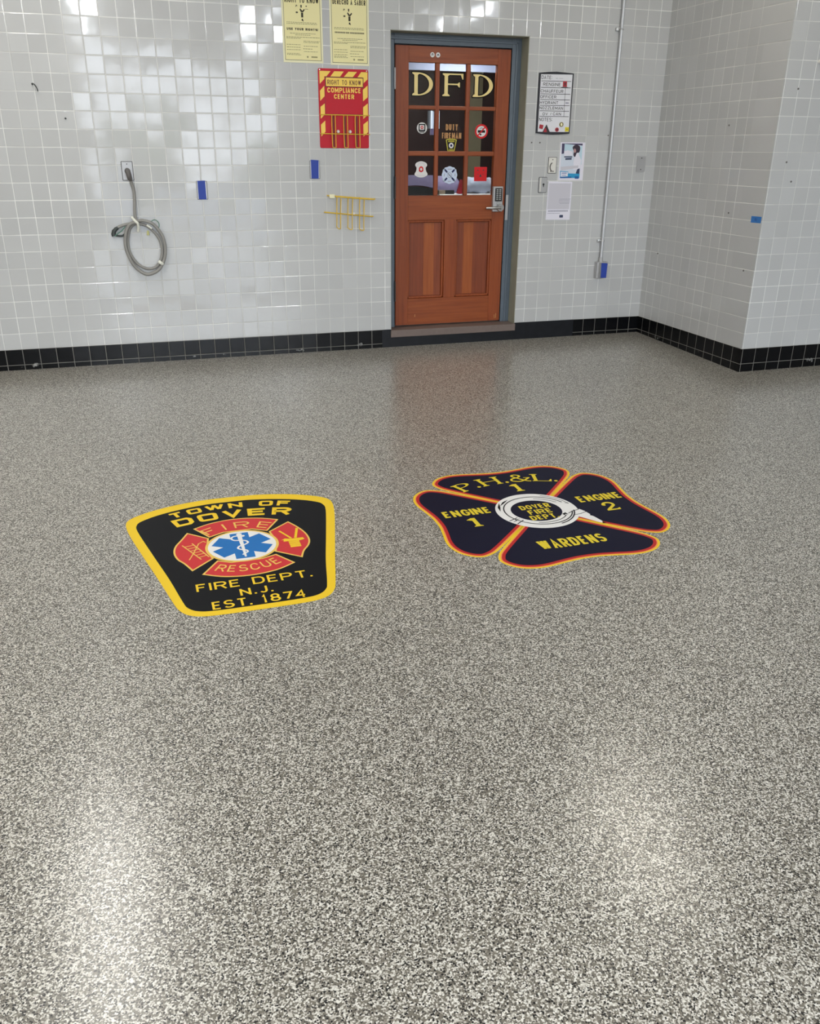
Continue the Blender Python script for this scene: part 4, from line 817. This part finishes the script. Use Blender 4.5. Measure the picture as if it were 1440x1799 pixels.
# ------------------------------------------------------------------ the two floor emblems
def on_floor(name, label, cat, x, y): return root(name, label, cat, (x, y, FZ(x, y) + .0006), (.0226, -.0017, 0))
L0 = .00022
E1 = on_floor('floor_emblem', 'black shield emblem with thick yellow border and blue star on floor', 'emblem', 1.1908, -3.1984)
def sym(half): return half + [(-x, y) for x, y in half[::-1]]
o1 = sym(sp2([(0, .528), (.12, .524), (.24, .500), (.335, .465), (.410, .420), (.445, .380), (.452, .325), (.436, .215), (.388, 0), (.337, -.222), (.300, -.390), (.281, -.455), (.250, -.497), (.200, -.518), (.12, -.524), (0, -.525)], 5, False))
i1 = sym(sp2([(0, .474), (.10, .471), (.215, .446), (.315, .409), (.385, .364), (.408, .325), (.405, .255), (.354, .02), (.302, -.21), (.266, -.395), (.250, -.446), (.215, -.478), (.15, -.489), (0, -.491)], 5, False))
S().poly(o1).build('border', C('emblem yellow'), E1, 0)
S().poly(i1).build('field', C('emblem black'), E1, L0)
oc = lambda P: sp2(P, 6, False)
arms = {'top': oc([(-.180, .222), (-.10, .263), (0, .279), (.10, .263), (.186, .221)]) + [(.120, .116), (.06, .15), (-.06, .15), (-.122, .118)],
        'bottom': oc([(.181, -.203), (.10, -.247), (0, -.263), (-.10, -.247), (-.181, -.204)]) + [(-.112, -.100), (-.06, -.13), (.06, -.13), (.120, -.108)],
        'right': oc([(.222, .188), (.254, .120), (.275, .050), (.278, -.015), (.264, -.065), (.236, -.112), (.217, -.168)]) + [(.118, -.085), (.14, 0), (.124, .108)],
        'left': oc([(-.208, .190), (-.236, .130), (-.265, .070), (-.274, .010), (-.264, -.050), (-.240, -.098), (-.214, -.166)]) + [(-.124, -.080), (-.14, 0), (-.124, .112)]}
for k, v in arms.items():
    a = S().poly(v).build('cross_arm', C('emblem gold'), E1, L0 * 2); iv = inset(v, .0075); mid = (sum(p[0] for p in iv) / len(iv), sum(p[1] for p in iv) / len(iv)); S().band(iv, [(mid[0] + (p[0] - mid[0]) * .02, mid[1] + (p[1] - mid[1]) * .02) for p in iv]).poly([(mid[0] + (p[0] - mid[0]) * .02, mid[1] + (p[1] - mid[1]) * .02) for p in iv]).build('arm_field', C('emblem red'), a, L0 * 3)
d = S().poly(circ(0, .006, .149, 64, .146)).build('medallion', C('emblem gold'), E1, L0 * 4); S().poly(circ(0, .006, .138, 64, .136)).build('medallion_field', C('emblem white'), d, L0 * 5)
cw = .0385; pts = []
for k in range(6):
    a = math.radians(90 - 60 * k); a2 = a - math.radians(30); c_, n_ = math.cos(a), math.sin(a)
    pts += [(.118 * c_ - cw * n_, .007 + .118 * n_ + cw * c_), (.118 * c_ + cw * n_, .007 + .118 * n_ - cw * c_), (2 * cw * math.cos(a2), .007 + 2 * cw * math.sin(a2))]
s = S().poly(pts)
star = s.build('six_bar_star', C('emblem blue'), E1, L0 * 6)
s = S(); s.poly([(-.010, .112), (.010, .112), (.005, -.100), (-.003, -.100)]).poly(circ(0, .112, .012, 20))
s.stroke(sp2([(.012, .095), (-.022, .098), (-.036, .080), (-.026, .060), (.000, .054), (.020, .044), (.026, .026), (.010, .010), (-.012, .000), (-.020, -.018), (-.006, -.034), (.010, -.042), (.014, -.058), (.000, -.070), (-.008, -.080)], 6, False), .0085).poly(circ(.014, .094, .008, 14))
s.build('serpent_staff', C('emblem white'), star, L0 * 7)
def arctext(s, body, R, half, h, w, up, base, gap=.4, **k):
    n0 = len(s.v); text(s, body, -half, half, 0, h, w, gap, **k); s.warp((lambda f: (lambda x, y: f(x, y)))(polar(R, up)), n0)
    s.v = s.v[:n0] + [(x, y + base) for x, y in s.v[n0:]]; return s
arctext(S(), 'TOWN OF', .75, .266, .056, .0145, True, .3995 - .75, .3, ext=True).build('top_lettering', C('emblem yellow'), E1, L0 * 2)
arctext(S(), 'DOVER', .80, .248, .078, .0190, True, .296 - .80, .26, ext=True).build('top_lettering', C('emblem yellow'), E1, L0 * 2)
for t_, x0, x1, z0, z1, g_ in (('FIRE DEPT.', -.212, .223, -.335, -.278, .22), ('N.J.', -.060, .060, -.408, -.358, .3), ('EST. 1874', -.168, .172, -.482, -.426, .22)):
    text(S(), t_, x0, x1, z0, z1, .0085, g_).build('foot_lettering', C('emblem yellow'), E1, L0 * 2)
arctext(S(), 'FIRE', .215, .130, .060, .0070, True, .180 - .215, .6).build('arm_lettering', C('emblem gold'), E1, L0 * 5)
arctext(S(), 'RESCUE', .26, .140, .055, .0070, False, -.222 + .26, .28).build('arm_lettering', C('emblem gold'), E1, L0 * 5)
s = S()   # ladder, pike pole and crossed tools
s.stroke([(-.236, .072), (-.172, -.075)], .005).stroke([(-.196, .080), (-.140, -.062)], .005)
for k in range(6): t = .12 + k * .15; s.stroke([(-.236 + .064 * t, .072 - .147 * t), (-.196 + .056 * t, .080 - .142 * t)], .0045)
s.stroke([(-.218, -.068), (-.196, -.010), (-.170, .070), (-.150, .088), (-.140, .075)], .0045)
s.build('ladder_and_hook', C('emblem gold'), E1, L0 * 5)
s = S(); s.poly([(.172, .012), (.252, .012), (.258, -.004), (.240, -.012), (.168, -.008)]).rect(.188, .232, -.068, -.012).stroke([(.205, .015), (.168, .100)], .009).stroke([(.222, .015), (.246, .110)], .011).poly([(.160, .006), (.178, .020), (.200, .012)])
s.build('speaking_trumpets', C('emblem yellow'), E1, L0 * 5)
s = S()
for z_ in (-.025, -.038, -.052): s.stroke([(.188, z_), (.232, z_)], .0018)
s.build('trumpet_lines', C('emblem red'), E1, L0 * 6)

E2 = on_floor('floor_emblem', 'navy four-petal fire cross emblem edged in red and yellow, with coiled hose', 'emblem', 2.5170, -3.2066)
half = sp2([(0, .487), (.05, .489), (.12, .500), (.19, .512), (.25, .511), (.305, .492), (.345, .455), (.362, .412), (.350, .370), (.318, .324), (.20, .199), (.02, .014)], 5, False)
petal = half + [(-x, y) for x, y in half[::-1]][:-1]
for k in range(4):
    a = -k * PI / 2; c_, n_ = math.cos(a), math.sin(a); R_ = lambda P: [(x * c_ - y * n_, x * n_ + y * c_) for x, y in P]
    sc_x = 1.0
    pt = S().poly(R_(petal)).build('petal', C('emblem yellow'), E2, 0)
    S().poly(R_(inset(petal, .009))).build('orange_line', C('emblem orange'), pt, L0); S().poly(R_(inset(petal, .014))).build('red_line', C('emblem deep red'), pt, L0 * 2); S().poly(R_(inset(petal, .028))).build('petal_field', C('emblem navy'), pt, L0 * 3)
hs = S(); hs.poly(circ(-.004, 0, .189, 72)); hose = hs.build('hose_coil', C('emblem white'), E2, L0 * 5)
S().poly(circ(-.008, -.002, .117, 56, .112)).build('centre_field', C('emblem navy'), E2, L0 * 6)
nz = [(.108, -.030), (.120, -.052), (.150, -.050), (.172, -.028), (.190, -.040), (.196, -.078), (.203, -.110), (.198, -.120), (.214, -.150), (.226, -.205), (.214, -.206), (.186, -.172), (.160, -.128), (.138, -.106), (.098, -.092), (.100, -.075), (.088, -.060)]
nz = [(.124, -.064), (.150, -.050), (.186, -.040), (.200, -.066), (.207, -.108), (.200, -.116), (.211, -.128), (.224, -.190), (.220, -.206), (.204, -.194), (.180, -.160), (.155, -.126), (.132, -.100), (.112, -.082)]
S().poly(nz).build('hose_nozzle', C('emblem white'), E2, L0 * 7)
s = S()
s.stroke(arc(0, 0, .155, .150, 20, 340, 60), .0055); s.stroke(arc(-.004, 0, .168, .165, -75, -15, 20), .006); s.stroke(arc(-.006, 0, .138, .132, -110, -40, 24), .004)
s.stroke([(-.172, -.075), (-.125, -.052)], .005).stroke([(-.150, -.112), (-.108, -.082)], .005).stroke([(-.158, -.088), (-.140, -.080), (-.142, -.070), (-.118, -.066)], .003)
s.poly([(-.170, .030), (-.165, .075), (-.140, .120), (-.152, .075)]).poly([(-.150, .085), (-.120, .125), (-.085, .145), (-.120, .110)])
s.stroke([(.118, -.070), (.150, -.052), (.184, -.044)], .0045).stroke([(.128, -.094), (.168, -.090), (.202, -.076)], .004).poly([(.060, .176), (.075, .190), (.092, .174), (.085, .168), (.074, .174)]).stroke(arc(0, 0, .171, .168, 62, 18, 14) + [(.170, .030), (.155, .040)], .0035).stroke(arc(0, 0, .132, .128, 75, 30, 12) + [(.122, .060)], .0035)
s.poly([(.086, -.070), (.108, -.058), (.112, -.082), (.098, -.074), (.094, -.090)]).poly([(.222, -.190), (.232, -.214), (.214, -.208)])
s.build('hose_linework', C('emblem black'), E2, L0 * 8)
for t_, x0, x1, z0, z1, w0 in (('ENGINE', -.432, -.208, .031, .097, .0125), ('ENGINE', .230, .452, .022, .090, .0125), ('WARDENS', -.152, .150, -.374, -.297, .0130), ('DOVER', -.072, .076, .016, .062, .0085), ('FIRE', -.054, .060, -.040, .006, .0085), ('DEPT.', -.070, .060, -.098, -.052, .0085)):
    text(S(), t_, x0, x1, z0, z1, w0, .2).build('lettering', C('emblem lettering'), E2, L0 * 9)
s = S(); x_ = -.235; w_ = (('P', .090), ('.', .030), ('H', .120), ('.', .030), ('&', .105), ('L', .100), ('.', .03)); g_ = .006; w_ = tuple((c_, a * .95) for c_, a in w_); tot = sum(a for _, a in w_) + g_ * 6; x_ = -tot / 2; n0 = 0
for c_, a in w_: roman(s, c_, x_, x_ + a, 0, .092, .0165); x_ += a + g_
s.warp(polar(.60, True)); s.v = [(x - .002, y + .338 - .60) for x, y in s.v]
s.build('arched_lettering', C('emblem lettering'), E2, L0 * 9)
for c_, x0, z0 in (('1', -.012, .226), ('1', -.352, -.088), ('2', .306, -.096)): roman(S(), c_, x0, x0 + .066, z0, z0 + .088, .020).build('company_number', C('emblem lettering'), E2, L0 * 9)
